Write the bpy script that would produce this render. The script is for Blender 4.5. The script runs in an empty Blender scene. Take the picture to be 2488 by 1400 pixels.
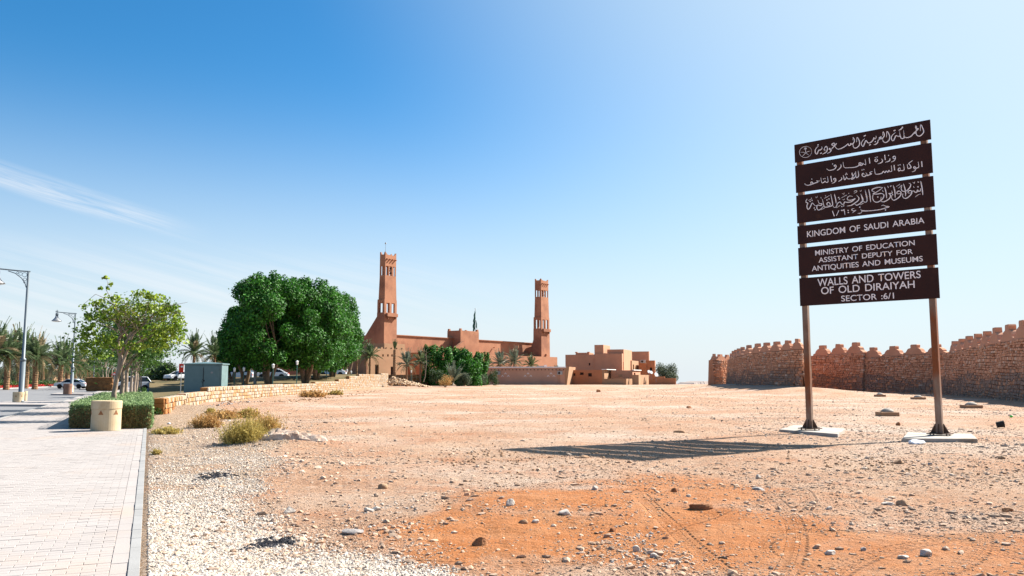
import bpy, bmesh, math, random
import numpy as np
from mathutils import Vector, Matrix
S = bpy.context.scene
random.seed(7); rng = np.random.default_rng(11)
R = math.radians
# ------------------------------------------------------------------ camera
EYE, FPX, W0, H0 = 1.62, 2030.0, 2488.0, 1400.0
PITCH = math.atan(217.0/FPX); CP, SP = math.cos(PITCH), math.sin(PITCH)
cd = bpy.data.cameras.new('camera'); cam = bpy.data.objects.new('camera', cd)
S.collection.objects.link(cam); S.camera = cam
cd.sensor_width = 36; cd.lens = FPX/W0*36; cd.clip_start = .1; cd.clip_end = 9000
cam.location = (0, 0, EYE); cam.rotation_euler = (math.pi/2+PITCH, 0, 0)
# ------------------------------------------------------------------ light
SAZ, SEL = math.atan2(.84, .54), R(39.0)      # sun azimuth from +Y towards +X, elevation
SUN = Vector((math.sin(SAZ)*math.cos(SEL), math.cos(SAZ)*math.cos(SEL), math.sin(SEL)))
ld = bpy.data.lights.new('sun', 'SUN'); ld.energy = 5.0; ld.angle = R(.75); ld.color = (1, .94, .85)
lo = bpy.data.objects.new('sun', ld); S.collection.objects.link(lo)
lo.rotation_euler = (-SUN).to_track_quat('-Z', 'Y').to_euler(); lo.location = (60, 40, 80)
S.view_settings.view_transform = 'Standard'; S.view_settings.look = 'None'
S.view_settings.gamma = 1; S.view_settings.exposure = 1.45; S.view_settings.use_curve_mapping = False
world = bpy.data.worlds.new('World'); S.world = world; world.use_nodes = True
def nrm_z(N, L, n):
    s = N('ShaderNodeSeparateXYZ'); L(n.outputs[0], s.inputs[0]); return s.outputs[2]
HAZE = .335
def world_nodes():
    nt = world.node_tree; nt.nodes.clear(); N = nt.nodes.new; L = nt.links.new
    out = N('ShaderNodeOutputWorld'); bg = N('ShaderNodeBackground'); L(bg.outputs[0], out.inputs[0])
    bg.inputs[1].default_value = SKY_STRENGTH
    tc = N('ShaderNodeTexCoord'); sep = N('ShaderNodeSeparateXYZ'); L(tc.outputs['Generated'], sep.inputs[0])
    mx = N('ShaderNodeMath'); mx.operation = 'MAXIMUM'; L(sep.outputs[2], mx.inputs[0]); mx.inputs[1].default_value = .004
    cb = N('ShaderNodeCombineXYZ'); L(sep.outputs[0], cb.inputs[0]); L(sep.outputs[1], cb.inputs[1]); L(mx.outputs[0], cb.inputs[2])
    nrm = N('ShaderNodeVectorMath'); nrm.operation = 'NORMALIZE'; L(cb.outputs[0], nrm.inputs[0])
    sky = N('ShaderNodeTexSky'); sky.sky_type = 'NISHITA'; sky.sun_disc = False
    sky.sun_elevation = SEL; sky.sun_rotation = SAZ; sky.altitude = 0
    sky.air_density = 1.0; sky.dust_density = .6; sky.ozone_density = 4.0
    L(nrm.outputs[0], sky.inputs[0])
    hs = N('ShaderNodeHueSaturation'); hs.inputs[0].default_value = .494; hs.inputs[1].default_value = 1.34; hs.inputs[2].default_value = 1.22; L(sky.outputs[0], hs.inputs[4])
    # cirrus: noise stretched along a sloping direction
    def math2(op, a, b, c=None, clamp=False):
        m = N('ShaderNodeMath'); m.operation = op; m.use_clamp = clamp
        for i, v in enumerate((a, b, c)):
            if v is None: continue
            if isinstance(v, (int, float)): m.inputs[i].default_value = v
            else: L(v, m.inputs[i])
        return m.outputs[0]
    az = math2('ARCTAN2', sep.outputs[0], sep.outputs[1])
    el = sep.outputs[2]
    ry = math2('ADD', math2('MULTIPLY', az, .24), el)       # streaks fall to the right
    cv = N('ShaderNodeCombineXYZ'); L(math2('MULTIPLY', az, 2.2), cv.inputs[0]); L(math2('MULTIPLY', ry, 44.0), cv.inputs[1])
    nz = N('ShaderNodeTexNoise'); nz.inputs['Scale'].default_value = 1.6; nz.inputs['Detail'].default_value = 7; nz.inputs['Roughness'].default_value = .62
    nz.inputs['Distortion'].default_value = .7; L(cv.outputs[0], nz.inputs['Vector'])
    def bump(v, lo, l1, h1, hi):
        a = N('ShaderNodeMapRange'); a.interpolation_type = 'SMOOTHSTEP'; L(v, a.inputs[0]); a.inputs[1].default_value = lo; a.inputs[2].default_value = l1
        b = N('ShaderNodeMapRange'); b.interpolation_type = 'SMOOTHSTEP'; L(v, b.inputs[0]); b.inputs[1].default_value = h1; b.inputs[2].default_value = hi
        b.inputs[3].default_value = 1; b.inputs[4].default_value = 0
        return math2('MULTIPLY', a.outputs[0], b.outputs[0])
    # main wisp (upper left), lower haze streaks
    m1 = math2('MULTIPLY', bump(ry, .054, .066, .072, .088), bump(az, -1.2, -.7, -.47, -.34))
    m2 = math2('MULTIPLY', bump(el, .0, .03, .10, .16), bump(az, -1.6, -.9, -.35, .1))
    t = N('ShaderNodeMapRange'); L(nz.outputs[0], t.inputs[0]); t.inputs[1].default_value = .38; t.inputs[2].default_value = .66
    dens = math2('ADD', math2('MULTIPLY', math2('MULTIPLY', m1, t.outputs[0]), .8), math2('MULTIPLY', math2('MULTIPLY', m2, t.outputs[0]), .42), clamp=True)
    # pale haze low over the plain, all round
    hz_ = N('ShaderNodeMapRange'); hz_.interpolation_type = 'SMOOTHERSTEP'; L(nrm_z(N, L, nrm), hz_.inputs[0]); hz_.inputs[1].default_value = -.06; hz_.inputs[2].default_value = .38; hz_.inputs[3].default_value = .92; hz_.inputs[4].default_value = 0
    hm = N('ShaderNodeMix'); hm.data_type = 'RGBA'; L(hz_.outputs[0], hm.inputs[0]); L(hs.outputs[0], hm.inputs[6]); q = HAZE/SKY_STRENGTH; hm.inputs[7].default_value = (q*.86, q*.955, q*1.03, 1)
    # forward-scattering glow of the hazy air around the sun
    dt = N('ShaderNodeVectorMath'); dt.operation = 'DOT_PRODUCT'; L(nrm.outputs[0], dt.inputs[0]); dt.inputs[1].default_value = tuple(SUN)
    gl = N('ShaderNodeMapRange'); gl.interpolation_type = 'SMOOTHSTEP'; L(dt.outputs['Value'], gl.inputs[0]); gl.inputs[1].default_value = .46; gl.inputs[2].default_value = 1.0; gl.inputs[3].default_value = 0; gl.inputs[4].default_value = .95
    gm = N('ShaderNodeMix'); gm.data_type = 'RGBA'; L(gl.outputs[0], gm.inputs[0]); L(hm.outputs[2], gm.inputs[6]); g_ = .345/SKY_STRENGTH; gm.inputs[7].default_value = (g_*.80, g_*.965, g_*1.04, 1)
    mix = N('ShaderNodeMix'); mix.data_type = 'RGBA'; L(dens, mix.inputs[0]); L(gm.outputs[2], mix.inputs[6])
    c = CLOUD/SKY_STRENGTH
    mix.inputs[7].default_value = (c, c*1.01, c*1.03, 1)
    L(mix.outputs[2], bg.inputs[0])
SKY_STRENGTH, CLOUD = .05, .36
world_nodes()

# ------------------------------------------------------------------ measuring helpers: rays of the photograph's view into the place
def ray(px, py):
    u, v = (px-W0/2), (H0/2-py)
    return Vector((u, FPX*CP-v*SP, FPX*SP+v*CP))
def G(px, py, z=0.0):
    d = ray(px, py); t = (z-EYE)/d.z
    return Vector((d.x*t, d.y*t, z))
def at(px, py, Y):
    d = ray(px, py); t = Y/d.y
    return Vector((d.x*t, Y, EYE+d.z*t))
def zat(Y, py): return at(W0/2, py, Y).z
def onwall(P, d, px, py=917.0):
    """parameter t on the plan line P+t*d seen in column px"""
    r = ray(px, py); den = d[0]*r.y-d[1]*r.x
    return (r.x*P[1]-r.y*P[0])/den
UX, UY = Vector((-.3963, .9181)), Vector((.9181, .3963))      # along the path, across it (towards the dirt)
def PF(u, v, z=0.0): return Vector((UX.x*u+UY.x*v, UX.y*u+UY.y*v, z))
# ------------------------------------------------------------------ mesh helpers
def mesh_np(name, v, faces, mats=(), smooth=False, midx=None):
    me = bpy.data.meshes.new(name); v = np.asarray(v, dtype=np.float32)
    if isinstance(faces, np.ndarray):
        n, k = faces.shape; loops = faces.ravel(); starts = np.arange(n)*k; tot = np.full(n, k)
    else:
        tot = np.array([len(f) for f in faces]); starts = np.concatenate([[0], np.cumsum(tot)[:-1]]); loops = np.array([i for f in faces for i in f])
    me.vertices.add(len(v)); me.vertices.foreach_set('co', v.ravel())
    me.loops.add(len(loops)); me.loops.foreach_set('vertex_index', loops.astype(np.int32))
    me.polygons.add(len(tot)); me.polygons.foreach_set('loop_start', starts.astype(np.int32)); me.polygons.foreach_set('loop_total', tot.astype(np.int32))
    me.polygons.foreach_set('use_smooth', np.full(len(tot), bool(smooth)))
    if midx is not None: me.polygons.foreach_set('material_index', np.asarray(midx, dtype=np.int32))
    for m in mats: me.materials.append(m)
    me.update(calc_edges=True); return me
def link(name, me, parent=None, loc=(0, 0, 0), rz=0.0, scale=None):
    o = bpy.data.objects.new(name, me); S.collection.objects.link(o)
    o.location = loc
    if rz: o.rotation_euler = (0, 0, rz)
    if scale is not None: o.scale = scale
    if parent: o.parent = parent
    return o
def tag(o, label=None, cat=None, group=None, kind=None):
    if label: o['label'] = label
    if cat: o['category'] = cat
    if group: o['group'] = group
    if kind: o['kind'] = kind
    return o
def thing(name, loc, label, cat, group=None, rz=0.0):
    return tag(link(name, None, None, loc, rz), label, cat, group)
class MB:
    def __init__(s): s.v = []; s.f = []
    def add(s, vs, fs):
        b = len(s.v); s.v += [tuple(p) for p in vs]; s.f += [tuple(i+b for i in f) for f in fs]; return s
    def box(s, x0, y0, z0, x1, y1, z1, M=None):
        p = [(x, y, z) for z in (z0, z1) for (x, y) in ((x0, y0), (x1, y0), (x1, y1), (x0, y1))]
        if M: p = [M(*q) for q in p]
        return s.add(p, [(3, 2, 1, 0), (4, 5, 6, 7), (0, 1, 5, 4), (1, 2, 6, 5), (2, 3, 7, 6), (3, 0, 4, 7)])
    def prism(s, poly, z0, z1, top=None, cap=True):
        """vertical prism over plan polygon (ccw); z0/z1 numbers or lists; top: other polygon for the top (batter)"""
        n = len(poly); t = top or poly
        za = z0 if hasattr(z0, '__len__') else [z0]*n; zb = z1 if hasattr(z1, '__len__') else [z1]*n
        vs = [(p[0], p[1], a) for p, a in zip(poly, za)]+[(p[0], p[1], b) for p, b in zip(t, zb)]
        fs = [(i, (i+1) % n, n+(i+1) % n, n+i) for i in range(n)]
        if cap: fs += [tuple(range(n-1, -1, -1)), tuple(range(n, 2*n))]
        return s.add(vs, fs)
    def tube(s, pts, rad, n=6, cap=True):
        pts = [Vector(p) for p in pts]; rings = []
        if not hasattr(rad, '__len__'): rad = [rad]*len(pts)
        for i, p in enumerate(pts):
            d = (pts[min(i+1, len(pts)-1)]-pts[max(i-1, 0)]).normalized()
            a = d.cross(Vector((.13, .97, .21))).normalized(); b = d.cross(a)
            rings.append([p+(a*math.cos(t)+b*math.sin(t))*rad[i] for t in [2*math.pi*k/n for k in range(n)]])
        vs = [q for r in rings for q in r]; fs = []
        for i in range(len(pts)-1):
            for k in range(n):
                a, b = i*n+k, i*n+(k+1) % n; fs.append((a, b, b+n, a+n))
        if cap: fs += [tuple(range(n-1, -1, -1)), tuple(range((len(pts)-1)*n, len(pts)*n))]
        return s.add(vs, fs)
    def lathe(s, prof, n=20, c=(0, 0, 0)):
        vs = [(c[0]+r*math.cos(2*math.pi*k/n), c[1]+r*math.sin(2*math.pi*k/n), c[2]+z) for r, z in prof for k in range(n)]
        fs = [(i*n+k, i*n+(k+1) % n, (i+1)*n+(k+1) % n, (i+1)*n+k) for i in range(len(prof)-1) for k in range(n)]
        fs += [tuple(range(n-1, -1, -1)), tuple(range((len(prof)-1)*n, len(prof)*n))]
        return s.add(vs, fs)
    def mesh(s, name, m, smooth=False): return mesh_np(name, s.v, s.f, [m], smooth)
    def build(s, name, m, parent=None, smooth=False, **k): return link(name, s.mesh(name, m, smooth), parent, **k)
def bevel(o, w, seg=1):
    b = o.modifiers.new('bevel', 'BEVEL'); b.width = w; b.segments = seg; b.limit_method = 'ANGLE'; b.angle_limit = R(35); return o
# ------------------------------------------------------------------ materials
def mat(name, c, c2=None, scale=1.0, detail=6, rough=.85, bump=0.0, bscale=None, metal=0.0, island=0.0, c3=None, s3=.3, stretch=None, t3=(.55, .7), lo=.35, hi=.65, trans=0.0, tcol=None, bdist=.02, k=.68):
    if trans or min(c) < .02 or max(c) < .13: k = 1
    c = tuple(x*k for x in c); c2 = c2 and tuple(x*k for x in c2); c3 = c3 and tuple(x*k for x in c3)
    m = bpy.data.materials.new(name); m.use_nodes = True; nt = m.node_tree; N = nt.nodes.new; L = nt.links.new
    P = nt.nodes['Principled BSDF']; P.inputs['Roughness'].default_value = rough; P.inputs['Metallic'].default_value = metal
    P.inputs['Specular IOR Level'].default_value = .3
    ge = N('ShaderNodeNewGeometry'); pos = ge.outputs['Position']
    if stretch:
        mp = N('ShaderNodeMapping'); mp.inputs['Scale'].default_value = stretch; L(pos, mp.inputs[0]); pos = mp.outputs[0]
    def noise(sc, det=detail):
        n = N('ShaderNodeTexNoise'); n.inputs['Scale'].default_value = sc; n.inputs['Detail'].default_value = det; n.inputs['Roughness'].default_value = .6; L(pos, n.inputs['Vector']); return n.outputs[0]
    def mr(v, a, b):
        r = N('ShaderNodeMapRange'); L(v, r.inputs[0]); r.inputs[1].default_value = a; r.inputs[2].default_value = b; return r.outputs[0]
    def mix(f, a, b):
        x = N('ShaderNodeMix'); x.data_type = 'RGBA'; L(f, x.inputs[0])
        for i, q in ((6, a), (7, b)):
            if isinstance(q, tuple): x.inputs[i].default_value = (*q, 1)
            else: L(q, x.inputs[i])
        return x.outputs[2]
    col = None
    if c2: col = mix(mr(noise(scale), lo, hi), c, c2)
    if c3: col = mix(mr(noise(s3, 8), *t3), col or c, c3)
    if island:
        hv = N('ShaderNodeHueSaturation'); r = N('ShaderNodeMapRange'); L(ge.outputs['Random Per Island'], r.inputs[0]); r.inputs[3].default_value = 1-island; r.inputs[4].default_value = 1+island
        L(r.outputs[0], hv.inputs[2])
        if col: L(col, hv.inputs[4])
        else: hv.inputs[4].default_value = (*c, 1)
        col = hv.outputs[0]
    if col: L(col, P.inputs['Base Color'])
    else: P.inputs['Base Color'].default_value = (*c, 1)
    if bump:
        b = N('ShaderNodeBump'); b.inputs['Strength'].default_value = bump; b.inputs['Distance'].default_value = bdist; L(noise(bscale or scale*4), b.inputs['Height']); L(b.outputs[0], P.inputs['Normal'])
    if trans:
        out = [n for n in nt.nodes if n.type == 'OUTPUT_MATERIAL'][0]; T = N('ShaderNodeBsdfTranslucent'); ms = N('ShaderNodeMixShader'); ms.inputs[0].default_value = trans
        if tcol: T.inputs[0].default_value = (*tcol, 1)
        elif col: L(col, T.inputs[0])
        L(P.outputs[0], ms.inputs[1]); L(T.outputs[0], ms.inputs[2]); L(ms.outputs[0], out.inputs[0])
    return m
M = {}
M['mud'] = mat('mud_plaster', (.40, .18, .10), (.47, .22, .125), .35, k=.8, rough=.95, bump=.4, bscale=5, c3=(.30, .13, .075), t3=(.47, .62), s3=.16, bdist=.03)
M['mud_light'] = mat('pale_mud_plaster', (.50, .285, .16), (.56, .33, .19), .5, rough=.95, bump=.3, bscale=4)
M['mud_pink'] = mat('pinkish_plaster', (.50, .27, .18), (.56, .31, .205), .4, rough=.95, bump=.3, bscale=4, k=1)
M['mud_house'] = mat('house_plaster', (.46, .235, .14), (.52, .27, .165), .4, k=.95, rough=.95, bump=.3, bscale=4)
M['mud_brown'] = mat('brown_plaster', (.42, .17, .08), (.47, .20, .10), .5, k=.95, rough=.95, bump=.3, bscale=4)
M['white'] = mat('white_paint', (.78, .77, .74), rough=.6, k=1)
M['letter'] = mat('sign_lettering_paint', (.90, .83, .81), rough=.5, k=1)
M['board'] = mat('sign_board_brown', (.026, .007, .005), (.036, .010, .007), 1.2, rough=.75, c3=(.075, .028, .014), s3=1.7, t3=(.62, .8), k=1)
M['rust'] = mat('rusty_post_steel', (.16, .085, .05), (.27, .20, .155), 2.2, rough=.7, c3=(.20, .06, .018), s3=1.3, stretch=(1, 1, .45), t3=(.5, .62), bump=.2, k=1)
M['rust_dark'] = mat('dark_rusty_steel', (.06, .035, .022), (.11, .055, .03), 6, rough=.75)
M['concrete'] = mat('concrete', (.47, .42, .36), (.58, .53, .47), 3, rough=.9, bump=.3, bscale=20, c3=(.36, .27, .19), s3=1.2)
M['pot'] = mat('cast_stone', (.66, .50, .30), (.74, .60, .40), 2.5, rough=.85, bump=.15, bscale=40, c3=(.50, .33, .17), s3=1.0)
M['pot_shaded'] = mat('shaded_cast_stone', (.30, .16, .11), (.36, .20, .14), 2.5, rough=.85)  # darker red-brown copy of the cast stone, shadow put into the colour
M['terracotta'] = mat('triangle_inset', (.36, .16, .07), rough=.9)
M['lamp'] = mat('grey_lamp_paint', (.20, .24, .27), rough=.45, metal=.2)
M['lamp_bowl'] = mat('pale_lamp_bowl', (.48, .49, .50), rough=.35, metal=.4)
M['glass'] = mat('lamp_glass', (.7, .7, .68), rough=.2, k=1)
M['green_box'] = mat('grey_green_enamel', (.115, .185, .19), (.14, .215, .22), 1.2, rough=.5, c3=(.10, .15, .15), s3=.9, k=1)
M['paver'] = mat('pale_pavers', (.47, .425, .40), (.515, .47, .445), 1.1, rough=.85, island=.035, bump=.15, bscale=60, c3=(.55, .44, .37), s3=.35)
M['paver_joint'] = mat('paver_joint_sand', (.45, .38, .335), (.50, .44, .40), 3, rough=.95)
M['kerb'] = mat('grey_kerb_stone', (.37, .365, .355), (.43, .425, .415), 1.5, rough=.8, island=.06, bump=.15, bscale=50)
M['asphalt'] = mat('sunbleached_asphalt', (.24, .24, .25), (.29, .29, .295), .8, rough=.85, bump=.2, bscale=40)
M['lawn'] = mat('dry_lawn', (.15, .115, .045), (.24, .17, .075), .9, rough=.95, c3=(.07, .085, .022), s3=.35, bump=.6, bscale=9, bdist=.05)
M['bark'] = mat('pale_bark', (.36, .27, .20), (.47, .37, .28), 5, rough=.9, bump=.5, bscale=14)
M['bark_dark'] = mat('dark_bark', (.16, .105, .065), (.24, .16, .10), 5, rough=.95, bump=.6, bscale=9, k=1)
M['palm_bark'] = mat('palm_bark', (.20, .105, .055), (.31, .18, .10), 6, rough=.95, bump=.6, bscale=9, k=1)
def leaf(n, a, b, tr=.35, rough=.45, isl=.35, c3=None, s3=.25): return mat(n, a, b, 1.3, rough=rough, island=isl, trans=tr, c3=c3, s3=s3)
M['leaf_fig'] = leaf('fresh_heart_leaves', (.10, .20, .02), (.30, .36, .045), .5, .4, .5)
M['leaf_big'] = leaf('deep_green_leaves', (.015, .085, .010), (.065, .215, .02), .22, .6, .7)
M['leaf_row'] = leaf('street_tree_leaves', (.028, .085, .013), (.08, .15, .025), .35)
M['leaf_dark'] = leaf('dull_green_leaves', (.03, .065, .02), (.055, .10, .03), .25)
M['leaf_grey'] = leaf('grey_green_leaves', (.07, .10, .055), (.11, .14, .08), .2, .6)
M['hedge'] = leaf('hedge_leaves', (.15, .25, .09), (.26, .36, .16), .3, .55, .4)
M['hedge_shade'] = leaf('shade_brown_hedge_leaves', (.17, .14, .05), (.24, .17, .07), .15, .7, .45)  # brown for the twiggy near face, its shade put into the leaf colour
M['hedge_core'] = mat('hedge_twigs', (.10, .065, .03), (.06, .05, .02), 8, rough=.95)
M['frond'] = leaf('palm_fronds', (.09, .15, .06), (.17, .22, .11), .25, .45, .35)
M['frond_dry'] = leaf('dry_palm_fronds', (.26, .19, .10), (.34, .26, .15), .2, .6, .3)
M['frond_grey'] = leaf('silvery_palm_fronds', (.12, .16, .11), (.2, .24, .17), .2, .45, .3)
M['rachis'] = mat('frond_stalk', (.22, .20, .09), rough=.6)
M['dry_bush'] = leaf('dry_brush_twigs', (.42, .23, .08), (.52, .34, .13), .2, .8, .35)
M['olive_bush'] = leaf('olive_brush_twigs', (.36, .28, .07), (.50, .39, .13), .25, .8, .35)
M['dead_hedge'] = mat('dead_brown_hedge', (.11, .05, .02), (.20, .10, .035), 3, rough=.95, bump=.8, bscale=7, bdist=.1)
M['car_white'] = mat('white_car_paint', (.74, .75, .76), rough=.25, k=1)
M['car_silver'] = mat('silver_car_paint', (.48, .52, .57), rough=.25, metal=.2, k=1)
M['car_blue'] = mat('dark_blue_car_paint', (.03, .05, .10), rough=.25)
M['car_glass'] = mat('car_glass', (.02, .025, .03), rough=.08)
M['tyre'] = mat('tyre_rubber', (.02, .02, .02), rough=.8)
M['rim'] = mat('wheel_rim', (.35, .35, .36), rough=.35, metal=.6)
M['red'] = mat('red_sign_paint', (.62, .03, .012), rough=.5, k=1)
M['flag'] = mat('green_flag_cloth', (.015, .075, .06), (.02, .10, .08), 2, rough=.8)
M['flower'] = mat('red_flowers', (.65, .03, .05), (.5, .08, .05), 2, rough=.7, island=.3, k=1)
M['dark'] = mat('dark_room', (.035, .022, .018), rough=.9)
M['wood'] = mat('dark_door_wood', (.10, .045, .025), rough=.8)
M['green_post'] = mat('green_post_paint', (.03, .10, .085), rough=.5)
M['soot'] = mat('charred_ash', (.018, .016, .017), (.05, .05, .06), 9, rough=.95, bump=.6, bscale=30)
M['plastic_green'] = mat('bright_green_plastic', (.08, .75, .04), rough=.4)
M['paper'] = mat('white_litter', (.75, .76, .8), rough=.6, k=1)
M['far_hill'] = mat('pale_desert_hill', (.55, .44, .38), (.62, .5, .43), .02, rough=.95)
# ================================================================== GROUND
def hashn(ix, iy, seed):
    h = (ix.astype(np.int64)*374761393+iy.astype(np.int64)*668265263+seed*1442695041) & 0x7fffffff
    h = ((h ^ (h >> 13))*1274126177) & 0x7fffffff
    return ((h ^ (h >> 16)) & 0xffff)/65535.0
def vnoise(x, y, seed=0):
    x = np.asarray(x, float); y = np.asarray(y, float); ix, iy = np.floor(x), np.floor(y); fx, fy = x-ix, y-iy
    fx = fx*fx*(3-2*fx); fy = fy*fy*(3-2*fy)
    a, b, c, d = hashn(ix, iy, seed), hashn(ix+1, iy, seed), hashn(ix, iy+1, seed), hashn(ix+1, iy+1, seed)
    return (a*(1-fx)+b*fx)*(1-fy)+(c*(1-fx)+d*fx)*fy
def fbm(x, y, o=4, seed=0):
    r = 0; a = .5
    for k in range(o): r = r+a*vnoise(x*2**k, y*2**k, seed+k*17); a *= .5
    return r/(1-.5**o)
def sst(a, b, x): t = np.clip((x-a)/(b-a), 0, 1); return t*t*(3-2*t)
# big wall on the right: plan points (X, Y), foot height, top height under the merlons
def wp(px, Y, zf, ytop, ymerlon):
    p = at(px, 917, Y); return (p.x, Y, zf, zat(Y, ytop), zat(Y, ymerlon))
SEG_A = [(29.0, 38.5, .0, 4.3, 5.6), (31.5, 45.5, .0, 4.4, 5.6), wp(2560, 51.5, .0, 800, 748), wp(2488, 57.5, .0, 822, 776), wp(2420, 64, .0, 834, 793), wp(2360, 71.5, 0, 845, 811), wp(2296, 81, -.05, 858, 831)]
SEG_B1 = [wp(2296, 81.6, -.05, 858, 833), wp(2217, 85, .05, 861, 836), wp(2165, 87.5, .15, 864, 840), wp(2098, 90.5, .25, 868, 846)]
SEG_B2 = [wp(2099, 90.2, .25, 857, 830), wp(2033, 94, .35, 861, 836), wp(1950, 99, .5, 866, 842)]
SEG_C = [wp(1953, 93.5, .72, 853, 820), wp(1957, 89, .74, 849, 818), wp(1950, 86, .75, 848, 819), wp(1934, 86.5, .75, 848, 823), wp(1907, 88, .75, 850, 827), wp(1880, 90.5, .72, 853, 830), wp(1855, 93.4, .7, 855, 832.7), wp(1833, 96, .66, 858, 835), wp(1811, 101, .6, 861, 839), wp(1796, 107, .55, 864, 843), wp(1784, 115, .5, 867, 848), wp(1774, 124, .4, 870, 853), wp(1769, 134, .3, 874, 858)]
SEG_D = [wp(1798, 139, .3, 872, 863), wp(1752, 136, .2, 875, 862), wp(1733, 135.5, .2, 875, 860)]
SEG_D2 = [wp(1735, 135, .2, 876, 860), wp(1736, 141, .2, 877, 862)]
def gz(X, Y):
    X = np.asarray(X, float); Y = np.asarray(Y, float)
    u = X*UX.x+Y*UX.y; v = X*UY.x+Y*UY.y
    z = (.06*(fbm(X*.22, Y*.22, 3, 5)-.5)+.07*(fbm(X*.9, Y*.9, 4, 9)-.5)*sst(2, 8, Y+0*X))*sst(.0, .8, v)-.006
    # berm along the big wall
    cx_ = np.interp(Y, [80, 86, 96, 107, 124, 140], [28, 28.5, 28, 29.5, 32.5, 36])
    z = z+.75*np.exp(-((X-cx_)/6.5)**2)*sst(76, 88, Y)*(1-sst(118, 150, Y))
    def mound(px, py, r, h, ex=1.0, ang=0.0):
        c = G(px, py); dx, dy = X-c.x, Y-c.y; ca, sa = math.cos(ang), math.sin(ang)
        a, b = dx*ca+dy*sa, -dx*sa+dy*ca
        return h*np.exp(-(a/(r*ex))**2-(b/r)**2)
    z = z+mound(470, 1000, 1.6, .30, 1.5)+mound(600, 985, 2.4, .22, 2.2)
    z = z+mound(690, 1080, .8, .22, 1.6)+mound(1250, 1230, 1.0, .10, 1.6)+mound(1000, 1150, 1.6, .08, 2)+mound(1560, 1190, .9, .05, 1.5)
    # ruts and churned sand
    sand = np.maximum(mound(1250, 1280, 1.0, 1, 1.5), mound(1850, 1260, 1.3, 1, 2.4))
    z = z+sand*.07*(fbm(X*2.3, Y*2.3, 4, 31)-.5)
    # path, road: lowered under their own sheets
    z = z-.32*sst(-.05, -.18, v)*(1 if True else 0)
    # beyond the crest the plateau falls away
    far = np.maximum(Y-188, 0); z = z-np.where(far < 120, .00025*far**2, 3.6+.013*(far-120))
    return z
def build_ground():
    n1 = 520; t = np.linspace(-1, 1, n1); xs = 1.6*np.sinh(t*6.1)*1.0
    ty = np.linspace(0, 1, 620); ys = 3.0+ (np.exp(ty*7.3)-1)*2.3
    ys = np.concatenate([[-400, -120, -40, -12, -4, 0, 2], ys]); ys = ys[ys < 3600]
    X, Y = np.meshgrid(xs*np.interp(0, [0, 1], [1, 1]), ys)
    # widen with distance so that the grid follows the view's fan near the camera
    X = X*(1+.0*Y)
    Z = gz(X, Y); ny, nx = X.shape
    idx = np.arange(ny*nx).reshape(ny, nx)
    f = np.stack([idx[:-1, :-1], idx[:-1, 1:], idx[1:, 1:], idx[1:, :-1]], -1).reshape(-1, 4)
    V = np.stack([X, Y, Z], -1).reshape(-1, 3)
    me = mesh_np('ground', V, f, [ground_mat()], True)
    x, y = V[:, 0], V[:, 1]
    def blob(px, py, rx, ry, soft=.5, ang=0.0):
        c = G(px, py); dx, dy = x-c.x, y-c.y; ca, sa = math.cos(ang), math.sin(ang)
        d = np.sqrt(((dx*ca+dy*sa)/rx)**2+((-dx*sa+dy*ca)/ry)**2); d += (fbm(x*1.3, y*1.3, 4, 3)-.5)*.9
        return sst(1+soft, 1-soft, d)
    sand = np.maximum.reduce([blob(1230, 1300, 1.35, 1.6, .4), blob(1330, 1225, 1.1, 1.4, .5), blob(1720, 1290, 1.8, 1.9, .5)*.95, blob(2150, 1340, 2.6, 1.6, .6)*.78, blob(1640, 1190, 1.5, 1.9, .6)*.85, blob(2000, 1230, 2.4, 1.8, .7)*.4, blob(1000, 1140, 2.2, 1.6, .7)*.28])
    v = x*UY.x+y*UY.y
    edge = np.interp(y, [5, 7, 9, 12, 16, 22, 30, 40], [2.7, 2.1, .95, 1.2, 2.4, 3.0, 2.9, 3.2])+(fbm(x*.9, y*.9, 4, 8)-.5)*1.6
    gravel = sst(.5, -.5, v-edge)
    gravel = gravel*(1-.55*sst(.5, .72, fbm(x*.55+3, y*.8, 4, 77))*sst(8.3, 10, y))
    gravel = np.maximum(gravel, .35*sst(.52, .7, fbm(x*.30, y*.16, 4, 41)))
    for nm, a in (('sand', sand), ('gravel', gravel)):
        at_ = me.attributes.new(nm, 'FLOAT', 'POINT'); at_.data.foreach_set('value', a.astype(np.float32))
    return tag(link('ground', me), kind='structure')
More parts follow.
